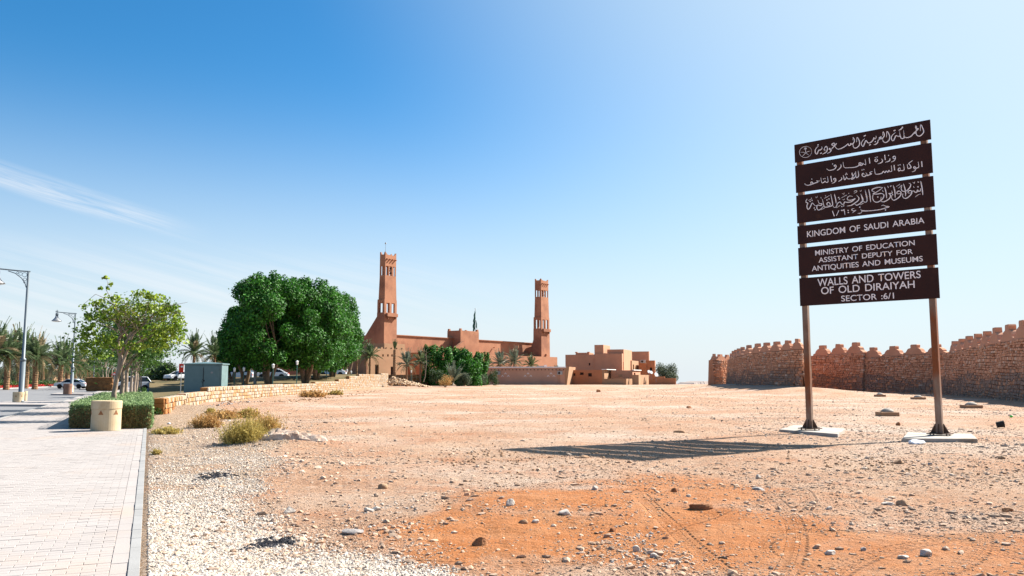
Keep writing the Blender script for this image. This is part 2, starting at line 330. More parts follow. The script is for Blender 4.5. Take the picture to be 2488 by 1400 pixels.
def ground_mat():
    m = bpy.data.materials.new('desert_ground'); m.use_nodes = True; nt = m.node_tree; N = nt.nodes.new; L = nt.links.new
    P = nt.nodes['Principled BSDF']; P.inputs['Roughness'].default_value = .95; P.inputs['Specular IOR Level'].default_value = .15
    ge = N('ShaderNodeNewGeometry'); pos = ge.outputs['Position']
    def noise(sc, det=6, ro=.6, vec=None):
        n = N('ShaderNodeTexNoise'); n.inputs['Scale'].default_value = sc; n.inputs['Detail'].default_value = det; n.inputs['Roughness'].default_value = ro; L(vec or pos, n.inputs['Vector']); return n.outputs[0]
    def mr(v, a, b, c=0, d=1, sm=False):
        r = N('ShaderNodeMapRange'); L(v, r.inputs[0]); r.inputs[1].default_value = a; r.inputs[2].default_value = b; r.inputs[3].default_value = c; r.inputs[4].default_value = d
        if sm: r.interpolation_type = 'SMOOTHSTEP'
        return r.outputs[0]
    def mth(op, a, b, clamp=False):
        q = N('ShaderNodeMath'); q.operation = op; q.use_clamp = clamp
        for i, s in enumerate((a, b)):
            if isinstance(s, (int, float)): q.inputs[i].default_value = s
            else: L(s, q.inputs[i])
        return q.outputs[0]
    def mix(f, a, b):
        x = N('ShaderNodeMix'); x.data_type = 'RGBA'
        if isinstance(f, float): x.inputs[0].default_value = f
        else: L(f, x.inputs[0])
        for i, q in ((6, a), (7, b)):
            if isinstance(q, tuple): x.inputs[i].default_value = (*q, 1)
            else: L(q, x.inputs[i])
        return x.outputs[2]
    def attr(n): a = N('ShaderNodeAttribute'); a.attribute_name = n; return a.outputs['Fac']
    dirt = mix(mr(noise(.35, 8), .38, .62), GC['dirt1'], GC['dirt2'])
    dirt = mix(mr(noise(2.2, 8, .7), .5, .75), dirt, GC['dirt3'])
    dirt = mix(mr(noise(.12, 5), .47, .66), dirt, GC['pale'])
    speck = mr(noise(14, 3, .8), .56, .66)
    dirt = mix(mth('MULTIPLY', speck, .55), dirt, GC['stone'])
    s2 = mr(noise(4.2, 4, .85), .56, .66); dirt = mix(mth('MULTIPLY', s2, .6), dirt, GC['stone'])
    d3 = mr(noise(5.3, 4, .85), .60, .67); dirt = mix(mth('MULTIPLY', d3, .7), dirt, GC['dark'])
    dk = mr(noise(23, 3, .8), .62, .70)
    dirt = mix(mth('MULTIPLY', dk, .6), dirt, GC['dark'])
    dk2 = mth('MULTIPLY', mr(noise(7, 5, .75), .62, .68), mr(noise(.9, 3), .45, .6)); dirt = mix(mth('MULTIPLY', dk2, .75), dirt, GC['dark']); dirt = mix(mth('MULTIPLY', mr(noise(.55, 7, .7), .52, .66), .5), dirt, GC['red'])
    grav = mix(mr(noise(26, 4, .75), .42, .62), GC['grav1'], GC['grav2'])
    sandc = mix(mr(noise(1.4, 7, .65), .35, .7), GC['sand1'], GC['sand2'])
    sandc = mix(mr(noise(5, 6, .7), .58, .75), sandc, GC['sand3'])
    wob = mth('MULTIPLY', mth('SUBTRACT', noise(3.5, 6, .7), .5), .9)
    gm = mr(mth('ADD', attr('gravel'), wob), .3, .62, sm=True)
    sm_ = mr(mth('ADD', attr('sand'), wob), .02, 1.0, sm=True)
    col = mix(gm, dirt, grav); col = mix(sm_, col, sandc)
    L(col, P.inputs['Base Color'])
    # tyre tracks: arcs with cross ribs
    sep = N('ShaderNodeSeparateXYZ'); L(pos, sep.inputs[0])
    tr = None
    def track(pa, pb, pc, w=.10, gauge=0.0):
        nonlocal tr
        (x1, y1), (x2, y2), (x3, y3) = [tuple(G(*p)[:2]) for p in (pa, pb, pc)]
        d = 2*(x1*(y2-y3)+x2*(y3-y1)+x3*(y1-y2))
        cx = ((x1*x1+y1*y1)*(y2-y3)+(x2*x2+y2*y2)*(y3-y1)+(x3*x3+y3*y3)*(y1-y2))/d
        cy = ((x1*x1+y1*y1)*(x3-x2)+(x2*x2+y2*y2)*(x1-x3)+(x3*x3+y3*y3)*(x2-x1))/d
        r = math.hypot(x1-cx, y1-cy)
        dx, dy = mth('SUBTRACT', sep.outputs[0], cx), mth('SUBTRACT', sep.outputs[1], cy)
        dist = mth('SQRT', mth('ADD', mth('MULTIPLY', dx, dx), mth('MULTIPLY', dy, dy)), 0)
        ang = mth('ARCTAN2', dy, dx)
        off = mth('ABSOLUTE', mth('SUBTRACT', dist, r), 0)
        w = .13; band = mr(off, w, w*.7, 0, 1, True)
        ribs = mr(mth('SINE', mth('ADD', mth('MULTIPLY', ang, 2*math.pi*r/.11), mth('MULTIPLY', off, 55.0)), 0), -.2, .2)
        groove = mr(mth('SINE', mth('MULTIPLY', off, 2*math.pi/.087), 0), -.1, .3)
        # ends
        mx, my = (x1+x3)/2, (y1+y3)/2; half = math.hypot(x1-x3, y1-y3)*.62
        ex, ey = mth('SUBTRACT', sep.outputs[0], x2*.5+mx*.5), mth('SUBTRACT', sep.outputs[1], y2*.5+my*.5)
        em = mr(mth('SQRT', mth('ADD', mth('MULTIPLY', ex, ex), mth('MULTIPLY', ey, ey)), 0), half, half*.8)
        h = mth('MULTIPLY', mth('MULTIPLY', band, em), mth('ADD', .2, mth('MULTIPLY', mth('MULTIPLY', ribs, groove), .8)))
        tr = h if tr is None else mth('MAXIMUM', tr, h)
    for t in TRACKS: track(*t)
    trf = mth('MULTIPLY', tr, mr(noise(1.1, 4), .33, .45))
    hh = mth('ADD', mth('MULTIPLY', noise(9, 8, .72), .9), mth('MULTIPLY', noise(45, 4, .7), .30))
    hh = mth('ADD', hh, mth('MULTIPLY', noise(2.2, 5, .6), 1.6))
    hh = mth('SUBTRACT', hh, mth('MULTIPLY', trf, .95))
    b = N('ShaderNodeBump'); b.inputs['Strength'].default_value = 1.0; b.inputs['Distance'].default_value = .075; L(hh, b.inputs['Height']); L(b.outputs[0], P.inputs['Normal'])
    return m
GC = dict(red=(.33, .125, .05), dirt1=(.36, .20, .118), dirt2=(.41, .275, .187), dirt3=(.38, .23, .15), pale=(.45, .36, .29), stone=(.48, .40, .33), dark=(.16, .065, .03),
          grav1=(.27, .17, .10), grav2=(.41, .33, .26), sand1=(.38, .135, .04), sand2=(.41, .19, .085), sand3=(.26, .08, .02))
TRACKS = [((1330, 1395), (1620, 1290), (1980, 1180)), ((1900, 1395), (1930, 1280), (1860, 1200)), ((2020, 1395), (2180, 1330), (2480, 1290)),
          ((2330, 1250), (2380, 1320), (2270, 1395)), ((1560, 1215), (1640, 1290), (1760, 1390)), ((1000, 1370), (1200, 1380), (1420, 1372)),
          ((1930, 1185), (1960, 1225), (1900, 1260)), ((1850, 1340), (2050, 1290), (2480, 1350))]
ground = build_ground()
def gzs(x, y): return float(gz(np.array([x]), np.array([y]))[0])
def GG(px, py):
    """point of the terrain seen at a pixel"""
    z = 0.0
    for _ in range(6):
        p = G(px, py, z); z = gzs(p.x, p.y)
    p = G(px, py, z); return p
# distant mesa
mb = MB(); rr = random.Random(3); n = 40; ya = 1500
for (px0, px1, y0, zb) in ((1655, 1740, 927, -20),):
    a, b = at(px0, 920, ya).x, at(px1, 920, ya).x; pts = []
    prof = [0, .25, .5, .55, .85, .8, .9, 1, .95, 1, .97, .9]
    top = zat(ya, y0); low = zat(ya, 938)-3
    for k in range(n+1):
        f = k/n; h = np.interp(f*(len(prof)-1), range(len(prof)), prof); pts.append((a+(b-a)*f, low+(top-low)*h+rr.uniform(-.4, .4)))
    vs = []; 
    for x, z in pts: vs += [(x, ya, z), (x, ya-30, low-2), (x, ya+120, z), (x, ya+160, low-2)]
    fs = []
    for k in range(n):
        i = 4*k; j = i+4; fs += [(i+1, j+1, j, i), (i, j, j+2, i+2), (i+2, j+2, j+3, i+3)]
    mb.add(vs, fs)
tag(mb.build('hills', M['far_hill']), kind='structure')

# ================================================================== PATH, KERB, ROAD
def sheet(name, pts, z, m, kind='structure', sub=1, zf=None):
    o = MB().add([(p[0], p[1], z if zf is None else zf(p[0], p[1])) for p in pts], [tuple(range(len(pts)))]).build(name, m)
    return tag(o, kind=kind)
PW = -5.45
# paved path: a solid slab with individual pavers near the camera
path = tag(MB().prism([PF(-8, -.2), PF(240, -.2), PF(240, PW+.15), PF(-8, PW+.15)][::-1], -.2, -.006).build('path', M['paver_joint']), kind='structure')
def paver_mesh(name, L, Wd, H=.05):
    e = .0025; h = L/2; w = Wd/2
    v = [(-h, -w, -H), (h, -w, -H), (h, w, -H), (-h, w, -H), (-h, -w, -e), (h, -w, -e), (h, w, -e), (-h, w, -e), (-h+e, -w+e, 0), (h-e, -w+e, 0), (h-e, w-e, 0), (-h+e, w-e, 0)]
    f = [(0, 1, 5, 4), (1, 2, 6, 5), (2, 3, 7, 6), (3, 0, 4, 7), (4, 5, 9, 8), (5, 6, 10, 9), (6, 7, 11, 10), (7, 4, 8, 11), (8, 9, 10, 11)]
    return v, f
pv, pf = paver_mesh('paver', .212, .104); pv = np.array(pv); pf = np.array(pf)
paver_me = mesh_np('paver', pv, pf, [M['paver']])
cand = []; pitch_v, pitch_u = .218, .110; i0 = 0
u = 4.0; row = 0; halves = []
while u < 62:
    k0 = 0
    v = -.352-(.11 if row % 2 else 0)
    if row % 2 and u < 40:
        p = PF(u, -.295); halves.append((p.x, p.y))
    while v > PW+.25:
        p = PF(u, v); zc = p.y*CP
        if zc > 3 and abs(p.x/p.y) < .70 and p.y > 5.2: cand.append((p.x*p.x+p.y*p.y, u, v))
        v -= pitch_v
    row += 1; u += pitch_u
cand.sort(); ang = math.atan2(UY.y, UY.x)
big, rest = cand[:300], cand[300:]
for _, u, v in big:
    p = PF(u, v, rng.uniform(-.003, .002))
    link('paver', paver_me, path, p, ang+rng.uniform(-.012, .012))
rest = rest[:16000]; A = np.array([(u, v) for _, u, v in rest]); n = len(A)
ca, sa = math.cos(ang), math.sin(ang); Pp = np.stack([UX.x*A[:, 0]+UY.x*A[:, 1], UX.y*A[:, 0]+UY.y*A[:, 1]], -1)
V = np.zeros((n, 12, 3)); V[:, :, 0] = pv[None, :, 0]*ca-pv[None, :, 1]*sa+Pp[:, None, 0]; V[:, :, 1] = pv[None, :, 0]*sa+pv[None, :, 1]*ca+Pp[:, None, 1]
V[:, :, 2] = pv[None, :, 2]+rng.uniform(-.003, .002, n)[:, None]
F = (pf[None, :, :]+(np.arange(n)*12)[:, None, None]).reshape(-1, 4)
tag(link('pavers', mesh_np('pavers', V.reshape(-1, 3), F, [M['paver']]), path), kind='stuff')
hv = pv*np.array([.495, 1, 1]); n = len(halves); Pp = np.array(halves); V = np.zeros((n, 12, 3)); V[:, :, 0] = hv[None, :, 0]*ca-hv[None, :, 1]*sa+Pp[:, None, 0]; V[:, :, 1] = hv[None, :, 0]*sa+hv[None, :, 1]*ca+Pp[:, None, 1]; V[:, :, 2] = hv[None, :, 2]-.001
tag(link('half_pavers', mesh_np('half_pavers', V.reshape(-1, 3), (pf[None, :, :]+(np.arange(n)*12)[:, None, None]).reshape(-1, 4), [M['paver']]), path), kind='stuff')
# plain paving beyond the individually laid pavers
MB().add([PF(62, -.24), PF(240, -.24), PF(240, PW+.2), PF(62, PW+.2)][::-1], [(0, 1, 2, 3)]).build('paving', M['paver'], path, loc=(0, 0, -.004))
for o in (): pass
# border course of slabs beside the kerb and the grey kerb stones
kerb = tag(link('kerb', None), kind='structure')
def slab_mesh(name, L, Wd, H, m):
    v, f = paver_mesh(name, L, Wd, H); return mesh_np(name, v, f, [m])
ks = slab_mesh('kerb_stone', .494, .092, .25, M['kerb']); bs = slab_mesh('border_slab', .425, .138, .05, M['paver'])
u = 4.2; k = 0
while u < 60:
    p = PF(u, -.052, .008+rng.uniform(-.003, .003)); link('kerb_stone', ks, kerb, p, ang+math.pi/2+rng.uniform(-.004, .004)); u += .5; k += 1
u = 4.2; k = 0
while u < 26:
    p = PF(u, -.170, rng.uniform(-.003, .002)); link('border_slab', bs, kerb, p, ang+math.pi/2); u += .43; k += 1
MB().prism([PF(60, -.098), PF(60, -.006), PF(240, -.006), PF(240, -.098)], -.2, .006).build('kerb_run', M['kerb'], kerb)
MB().prism([PF(26, -.24), PF(26, -.1), PF(240, -.1), PF(240, -.24)], -.2, -.001).build('border_run', M['paver'], kerb)
# road, lower than the path
road = MB().add([PF(-20, PW-.05, -.125), PF(420, PW-.05, -.125), PF(420, -60, -.125), PF(-20, -60, -.125)], [(3, 2, 1, 0)]).build('road', M['asphalt']); tag(road, kind='structure')
MB().prism([PF(-8, PW), PF(240, PW), PF(240, PW+.15), PF(-8, PW+.15)][::-1], -.2, .004).build('road_kerb', M['kerb']).update_tag()
tag(bpy.data.objects['road_kerb'], kind='structure')
# paved bays that carry the lamps
def bay(u0, u1, depth=3.4):
    pts = [PF(u0, PW-.003), PF(u0+2.2, PW-depth), PF(u1-1.5, PW-depth), PF(u1, PW-.003)]
    o = MB().prism(pts[::-1], -.13, .0).build('pavement_bay', M['paver']); tag(o, kind='structure')
    ins = [PF(u0+.1, PW-.001, 0)]
    return o
bay(57.2, 67); bay(92, 103); bay(128, 138)
# central reserve with shrubs and red flowers
res = [Vector((-47, 55)), Vector((-62, 88)), Vector((-74.5, 122)), Vector((-80.5, 145)), Vector((-97, 190)), Vector((-125, 262))]
def respt(t, off=0.0):
    i = min(int(t), len(res)-2); f = t-i; p = res[i].lerp(res[i+1], f); d = (res[i+1]-res[i]).normalized(); n = Vector((-d.y, d.x)); return p+n*off
poly = [respt(t/4, 0) for t in range(0, 21)]+[respt(t/4, 26) for t in range(20, -1, -1)]
MB().prism([(p.x, p.y) for p in poly], -.13, .03).build('flower_bed_soil', mat('bed_soil', (.22, .13, .07), (.3, .2, .1), 1, rough=.95)); tag(bpy.data.objects['flower_bed_soil'], kind='structure')
poly = [respt(t/4, -.16) for t in range(0, 21)]+[respt(t/4, .0) for t in range(20, -1, -1)]
MB().prism([(p.x, p.y) for p in poly], -.13, .06).build('reserve_kerb', M['kerb']); tag(bpy.data.objects['reserve_kerb'], kind='structure')
# ================================================================== foliage helpers
def leaf_cloud(pts, size, nrm=None, aspect=.6, jit=.35, fold=.25):
    """folded four-point leaves at pts; returns verts, faces"""
    n = len(pts); a = rng.normal(size=(n, 3)); 
    if nrm is not None: a = a*.8+nrm*1.0
    a /= np.linalg.norm(a, axis=1)[:, None]
    b = rng.normal(size=(n, 3)); b = b-(b*a).sum(1)[:, None]*a; b /= np.linalg.norm(b, axis=1)[:, None]
    c = np.cross(a, b); s = size*(1+jit*rng.uniform(-1, 1, n)); s = s[:, None]
    p0 = pts-b*s*.5; p1 = pts+c*s*aspect*.5+a*s*fold*.3; p2 = pts+b*s*.5; p3 = pts-c*s*aspect*.5+a*s*fold*.3
    V = np.stack([p0, p1, p2, p3], 1).reshape(-1, 3)
    i = np.arange(n)*4; F = np.concatenate([np.stack([i, i+1, i+2], -1), np.stack([i, i+2, i+3], -1)])
    return V, F
def lobes_points(lobes, n, inner=.25, flat=None):
    """points in the shells of ellipsoid lobes (x,y,z,rx,ry,rz)"""
    L = np.array(lobes); w = (L[:, 3]*L[:, 4]*L[:, 5])**(2/3); w /= w.sum()
    k = rng.choice(len(L), n, p=w); d = rng.normal(size=(n, 3)); d /= np.linalg.norm(d, axis=1)[:, None]
    r = np.where(rng.random(n) < inner, rng.uniform(.2, .8, n), rng.normal(.95, .1, n))
    return L[k, :3]+d*L[k, 3:6]*r[:, None], d
def dome_lobes(cx, cy, cz, rx, ry, rz, n, lr, seed, up=1.0, low=-.5):
    r = random.Random(seed); out = []
    while len(out) < n:
        a = r.uniform(0, 2*math.pi); h = r.uniform(low, 1); q = math.sqrt(max(0, 1-h*h)); f = r.uniform(.55, .95)
        s = lr*r.uniform(.7, 1.3)
        out.append((cx+rx*q*math.cos(a)*f, cy+ry*q*math.sin(a)*f, cz+rz*h*f, s, s, s*up))
    return out
def limb(mb, a, b, r0, r1, sag=.1, n=5, seed=0, k=6):
    r = random.Random(seed); a, b = Vector(a), Vector(b); L = (b-a).length; pts = []
    o = Vector((r.uniform(-1, 1), r.uniform(-1, 1), r.uniform(-.2, .6)))*L*sag
    for i in range(n+1):
        t = i/n; pts.append(a.lerp(b, t)+o*math.sin(t*math.pi)+Vector((r.uniform(-1, 1), r.uniform(-1, 1), 0))*L*.012)
    mb.tube(pts, [r0+(r1-r0)*i/n for i in range(n+1)], k); return pts
def tree(name, base, h, rx, label, m_leaf, m_bark, nleaf, size, seed, group=None, cat='tree', ry=None, trunk_h=.3, tr=.18, lobes=26, lr=.28, low=-.35, aspect=.6, inner=.3, stems=1, crown=None, cz=None, rz=None):
    ry = ry or rx; r = random.Random(seed)
    t = thing(name, base, label, cat, group)
    th = h*trunk_h; cz = cz if cz is not None else th+(h-th)*.5; rz = rz or (h-cz)
    L = crown or dome_lobes(0, 0, cz, rx*.85, ry*.85, rz*.85, lobes, lr*rx, seed, 1.1, low)
    mb = MB()
    for s in range(stems):
        a0 = 2*math.pi*s/max(stems, 1)+seed; sp = .06*h if stems > 1 else 0
        top = Vector((math.cos(a0)*sp*1.6, math.sin(a0)*sp*1.6, th)); b0 = (math.cos(a0)*sp*.25, math.sin(a0)*sp*.25, -.1)
        limb(mb, b0, top, tr/(stems**.5), tr*.7/(stems**.5), .05, 6, seed+s, 8)
        for k in range(6 if stems == 1 else 3):
            q = L[r.randrange(len(L))]
            limb(mb, top-Vector((0, 0, th*.12*r.random())), (q[0]*.8, q[1]*.8, q[2]), tr*.42/(stems**.5), tr*.07, .12, 5, seed*7+k+s*31, 5)
    mb.build('trunk', m_bark, t, smooth=True)
    P, D = lobes_points(L, nleaf, inner)
    V, F = leaf_cloud(P, size, D+np.array([0, 0, .5]), aspect)
    link('crown', mesh_np('crown', V, F, [m_leaf]), t)
    return t
# ================================================================== MASONRY
UNIT = []
def unit_stones():
    for k in range(4):
        r = random.Random(50+k); v = []
        for y, s in ((0, 1), (-.75, .97), (-1, .86)):
            for (x, z) in ((-.5, -.5), (-.2, -.5), (.25, -.5), (.5, -.5), (.5, .1), (.5, .5), (.1, .5), (-.3, .5), (-.5, .5), (-.5, 0)):
                j = .045 if y < 0 else .02
                v.append((x*s+r.uniform(-j, j), y+(r.uniform(-.15, .15) if y == -1 else 0), z*s+r.uniform(-j, j)))
        n = 10; f = []
        for a in range(2): f += [(a*n+i, a*n+(i+1) % n, (a+1)*n+(i+1) % n, (a+1)*n+i) for i in range(n)]
        f.append(tuple(range(2*n, 3*n))); UNIT.append((np.array(v), f))
unit_stones()
def lay_stones(owner, stones, ms, name='stone', limit=300, rest_name='masonry'):
    """stones: (centre xyz on the face, tangent angle, width, height, proud depth, shade 0..k). Largest in view become parts, the rest one part"""
    meshes = [[mesh_np(name, v, f, [m]) for v, f in UNIT] for m in ms]
    order = sorted(range(len(stones)), key=lambda i: -(stones[i][2]*stones[i][3])/(stones[i][0][1]**2))
    keep = set(order[:limit]); parts = {}
    for i, (c, a, w, h, d, k, tilt) in enumerate(stones):
        j = (i*7+3) % 4
        if i in keep:
            o = link(name, meshes[k][j], owner, c, 0, (w, d, h)); o.rotation_euler = (tilt, 0, a)
        else: parts.setdefault(j, []).append((c, a, w, h, d, k, tilt))
    vs, fs, mi = [], [], []; base = 0
    for j, lst in parts.items():
        uv, uf = UNIT[j]; A = np.array([(c[0], c[1], c[2], a, w, h, d, tl) for c, a, w, h, d, k, tl in lst])
        x = uv[None, :, 0]*A[:, 4:5]; y = uv[None, :, 1]*A[:, 6:7]; z = uv[None, :, 2]*A[:, 5:6]
        ct, st = np.cos(A[:, 7:8]), np.sin(A[:, 7:8]); y, z = y*ct-z*st, y*st+z*ct
        ca, sa = np.cos(A[:, 3:4]), np.sin(A[:, 3:4])
        V = np.stack([x*ca-y*sa+A[:, 0:1], x*sa+y*ca+A[:, 1:2], z+A[:, 2:3]], -1)
        nv = uv.shape[0]
        for q in range(len(lst)):
            b = base+q*nv; fs += [tuple(i+b for i in f) for f in uf]; mi += [lst[q][5]]*len(uf)
        vs.append(V.reshape(-1, 3)); base += nv*len(lst)
    if vs:
        me = mesh_np(rest_name, np.concatenate(vs), fs, ms, midx=mi)
        tag(link(rest_name, me, owner), kind='stuff')
def plen(pts):
    s = [0.0]
    for a, b in zip(pts[:-1], pts[1:]): s.append(s[-1]+math.hypot(b[0]-a[0], b[1]-a[1]))
    return s
def pat(pts, S_, s):
    s = min(max(s, 0), S_[-1]); i = max(0, min(len(S_)-2, int(np.searchsorted(S_, s)-1))); f = (s-S_[i])/(S_[i+1]-S_[i])
    q = [pts[i][k]+(pts[i+1][k]-pts[i][k])*f for k in range(len(pts[0]))]
    return q, math.atan2(pts[i+1][1]-pts[i][1], pts[i+1][0]-pts[i][0])
M['rub'] = [mat('wall_stone_%s' % n, c, c2, 1.5, rough=.95, bump=.5, bscale=12, k=.95) for n, c, c2 in (('ochre', (.60, .30, .175), (.66, .36, .22)), ('umber', (.50, .235, .13), (.57, .285, .165)), ('pale', (.62, .41, .28), (.68, .47, .34)), ('grimy', (.30, .185, .13), (.36, .23, .165)))]
M['mortar'] = mat('mud_mortar', (.34, .16, .09), (.40, .20, .12), 1.2, k=.95, rough=.98, bump=.6, bscale=8)
M['merlon'] = mat('smooth_mud_render', (.55, .265, .155), (.61, .31, .19), .8, rough=.95, bump=.3, bscale=6, k=.9)
def merlon_mesh(W, H, T, seed):
    r = random.Random(seed); j = lambda a: a+r.uniform(-.012, .012)
    prof = [(.52, 0), (.51, .10), (.47, .17), (.41, .21), (.37, .25), (.345, .38), (.30, .52), (.24, .61), (.17, .65), (.14, .66), (.145, .93), (.125, 1.0)]
    pts = [(j(a)*W, j(b)*H) for a, b in prof]+[(-j(a)*W, j(b)*H) for a, b in reversed(prof)]
    n = len(pts); v = [(x, -T/2*(1-.25*max(z/H, 0)), z) for x, z in pts]+[(x, T/2*(1-.25*max(z/H, 0)), z) for x, z in pts]
    f = [tuple(range(n)), tuple(range(2*n-1, n-1, -1))]+[(i+n, (i+1) % n+n, (i+1) % n, i) for i in range(n)]
    return mesh_np('merlon', v, f, [M['merlon']])
def battered_wall(t, pts, thick=1.3, batter=.10, sd=1, holes=True):
    """core, stones for one face. pts: (x, y, zfoot, ztop, zmerlon); the seen face is on the left-hand side of the run"""
    S_ = plen(pts); n = max(2, int(S_[-1]/1.0)); vs = []
    stones = []; r = random.Random(sd)
    for i in range(n+1):
        q, a = pat(pts, S_, S_[-1]*i/n); nx, ny = -math.sin(a)*sd0, math.cos(a)*sd0
        off = batter*(q[3]-q[2]+.6)
        vs += [(q[0]+nx*(off-.14), q[1]+ny*(off-.14), q[2]-.6), (q[0]-nx*.14, q[1]-ny*.14, q[3]), (q[0]-nx*thick, q[1]-ny*thick, q[3]), (q[0]-nx*(thick+off), q[1]-ny*(thick+off), q[2]-.6)]
    fs = []
    for i in range(n):
        a, b = 4*i, 4*i+4
        for k in range(3): fs.append((a+k, a+k+1, b+k+1, b+k))
    fs += [(0, 1, 2, 3), (4*n, 4*n+1, 4*n+2, 4*n+3)]
    z = 0.0; H = max(q[3]-q[2] for q in pts)
    while z < H+.3:
        hrow = r.choice((.13, .17, .2, .24, .3)); s = r.uniform(-.2, 0); top_left = True
        while s < S_[-1]:
            w = r.choice((.2, .27, .34, .42, .55)); 
            if s+w > S_[-1]+.1: break
            q, a = pat(pts, S_, s+w/2); zz = q[2]-.15+z+hrow/2+.05*math.sin(s*.9+z*2)+r.uniform(-.02, .02)
            if zz+hrow/2 < q[3]+.02:
                frac = q[3]-zz; hole = holes and ((.42 < frac < .62) or (.85 < frac < 1.0)) and int((s+(.6 if frac < .7 else 0))/1.2) != int((s+w+(.6 if frac < .7 else 0))/1.2) and w < .45
                if not hole:
                    nx, ny = -math.sin(a)*sd0, math.cos(a)*sd0; off = batter*(q[3]-zz)-.14
                    m = r.random(); k = 0 if m < .55 else (1 if m < .9 else 2); hf = (zz-q[2])/(q[3]-q[2])+.08*math.sin(s*.5); k = 3 if hf < .42 and r.random() < .75 else (1 if hf < .5 and r.random() < .6 else k); d = .11+r.uniform(0, .075)
                    stones.append(((q[0]+nx*off, q[1]+ny*off, zz), a+(math.pi if sd0 > 0 else 0), (w-.02)*r.uniform(.94, 1.0), (hrow-.014)*r.uniform(.86, 1), d, k, 0.0))
            s += w
        z += hrow
    return vs, fs, stones
fort = []
sd0 = -1   # face towards the camera
def facing(pts):
    """+1/-1 so that the normal of the run looks back at the camera"""
    a, b = pts[0], pts[-1]; dx, dy = b[0]-a[0], b[1]-a[1]; nx, ny = -dy, dx
    return 1 if nx*(0-a[0])+ny*(0-a[1]) > 0 else -1
def fort_piece(label, segs, merl, sd, limit):
    global sd0
    c0 = segs[0][0]; t = thing('stone_wall', (0, 0, 0), label, 'wall', 'crenellated stone walls'); st = []; mb = MB()
    for k, (pts, hole) in enumerate(segs):
        sd0 = facing(pts); vs, fs, s = battered_wall(t, pts, 1.2, .09, sd+k*13, hole); mb.add(vs, fs); st += s
    mb.build('core', M['mortar'], t)
    lay_stones(t, st, M['rub'], 'stone', limit)
    for (px, w, ymer, pts, i) in merl:
        S_ = plen(pts); best = None
        for q in range(400):
            P_, a = pat(pts, S_, S_[-1]*q/399); d = abs(at(px, 850, P_[1]).x-P_[0])
            if best is None or d < best[0]: best = (d, P_, a)
        _, P_, a = best; z1 = zat(P_[1], ymer); zt = P_[3]-.03; sd_ = facing(pts); nx, ny = -math.sin(a)*sd_, math.cos(a)*sd_
        # width in metres so that it spans w pixels in the view
        vd = Vector((P_[0], P_[1])).normalized(); cr = abs(math.cos(a)*vd.y-math.sin(a)*vd.x)
        D = math.hypot(P_[0], P_[1]); wm = w/FPX*P_[1]*(vd.y)/max(cr, .25)*1.0 if False else w*P_[1]/FPX/max(abs(math.cos(a)-math.sin(a)*P_[0]/P_[1]), .3)
        link('merlon', merlon_mesh(wm, z1-zt, .62, i), t, (P_[0]-nx*.42, P_[1]-ny*.42, zt), a)
    return t
mA = [(2309.4, 17, 829), (2326.5, 17, 823.5), (2343.7, 19, 817), (2364.6, 21.5, 811), (2386.9, 23, 805), (2410.9, 27, 796), (2443.4, 33, 789), (2477.7, 38, 778), (2516, 42, 768)]
fort_piece('long stretch of rough stone wall leaving the frame behind the taller sign post', [(SEG_A, True)], [(a, b, c, SEG_A, i) for i, (a, b, c) in enumerate(mA)], 5, 300)
mB = [(2270, 50, 836), (2217, 52, 837), (2165, 50, 841), (2116, 42, 844)]; mB2 = [(2073, 42, 832), (2033, 41, 836), (1993, 39, 839)]
fort_piece('straight rubble stone wall with broad stepped merlons seen between the two sign posts', [(SEG_B1, True), (SEG_B2, True)], [(a, b, c, SEG_B1, i+20) for i, (a, b, c) in enumerate(mB)]+[(a, b, c, SEG_B2, i+30) for i, (a, b, c) in enumerate(mB2)], 6, 300)
mC = [(1934.5, 29, 823), (1907, 27, 827), (1880, 26, 830), (1855, 24, 832.7), (1833, 21, 835), (1811, 19, 839), (1796, 13, 843.5), (1787, 10, 847), (1780.5, 8, 850), (1774.5, 7, 853), (1770, 5, 859)]
fort_piece('curving stone wall with a row of merlons climbing to the left sign post', [(SEG_C, True)], [(a, b, c, SEG_C, i+40) for i, (a, b, c) in enumerate(mC)], 7, 0)
fort_piece('short far end tower of the stone wall beside the open horizon', [(SEG_D, True)], [(1754, 24, 861, SEG_D, 60), (1771, 16, 862, SEG_D, 62), (1738, 14, 860, SEG_D, 61)], 8, 0)

# retaining wall of squared ochre blocks along the lawn
M['blk'] = [mat('block_%s' % n, c, c2, 2, rough=.9, bump=.4, bscale=9) for n, c, c2 in (('cream', (.46, .33, .22), (.54, .41, .29)), ('ochre', (.45, .26, .115), (.52, .32, .16)), ('rust', (.44, .17, .05), (.52, .23, .075)), ('pale', (.52, .43, .34), (.58, .49, .40)))]
def onG(px, py, z=0.0): p = G(px, py, z); return (p.x, p.y)
RW = [onG(398, 1008), onG(455, 992), onG(520, 980), onG(640, 966), onG(750, 955), onG(850, 947), onG(900, 943), onG(942, 940)]
RS = plen(RW)
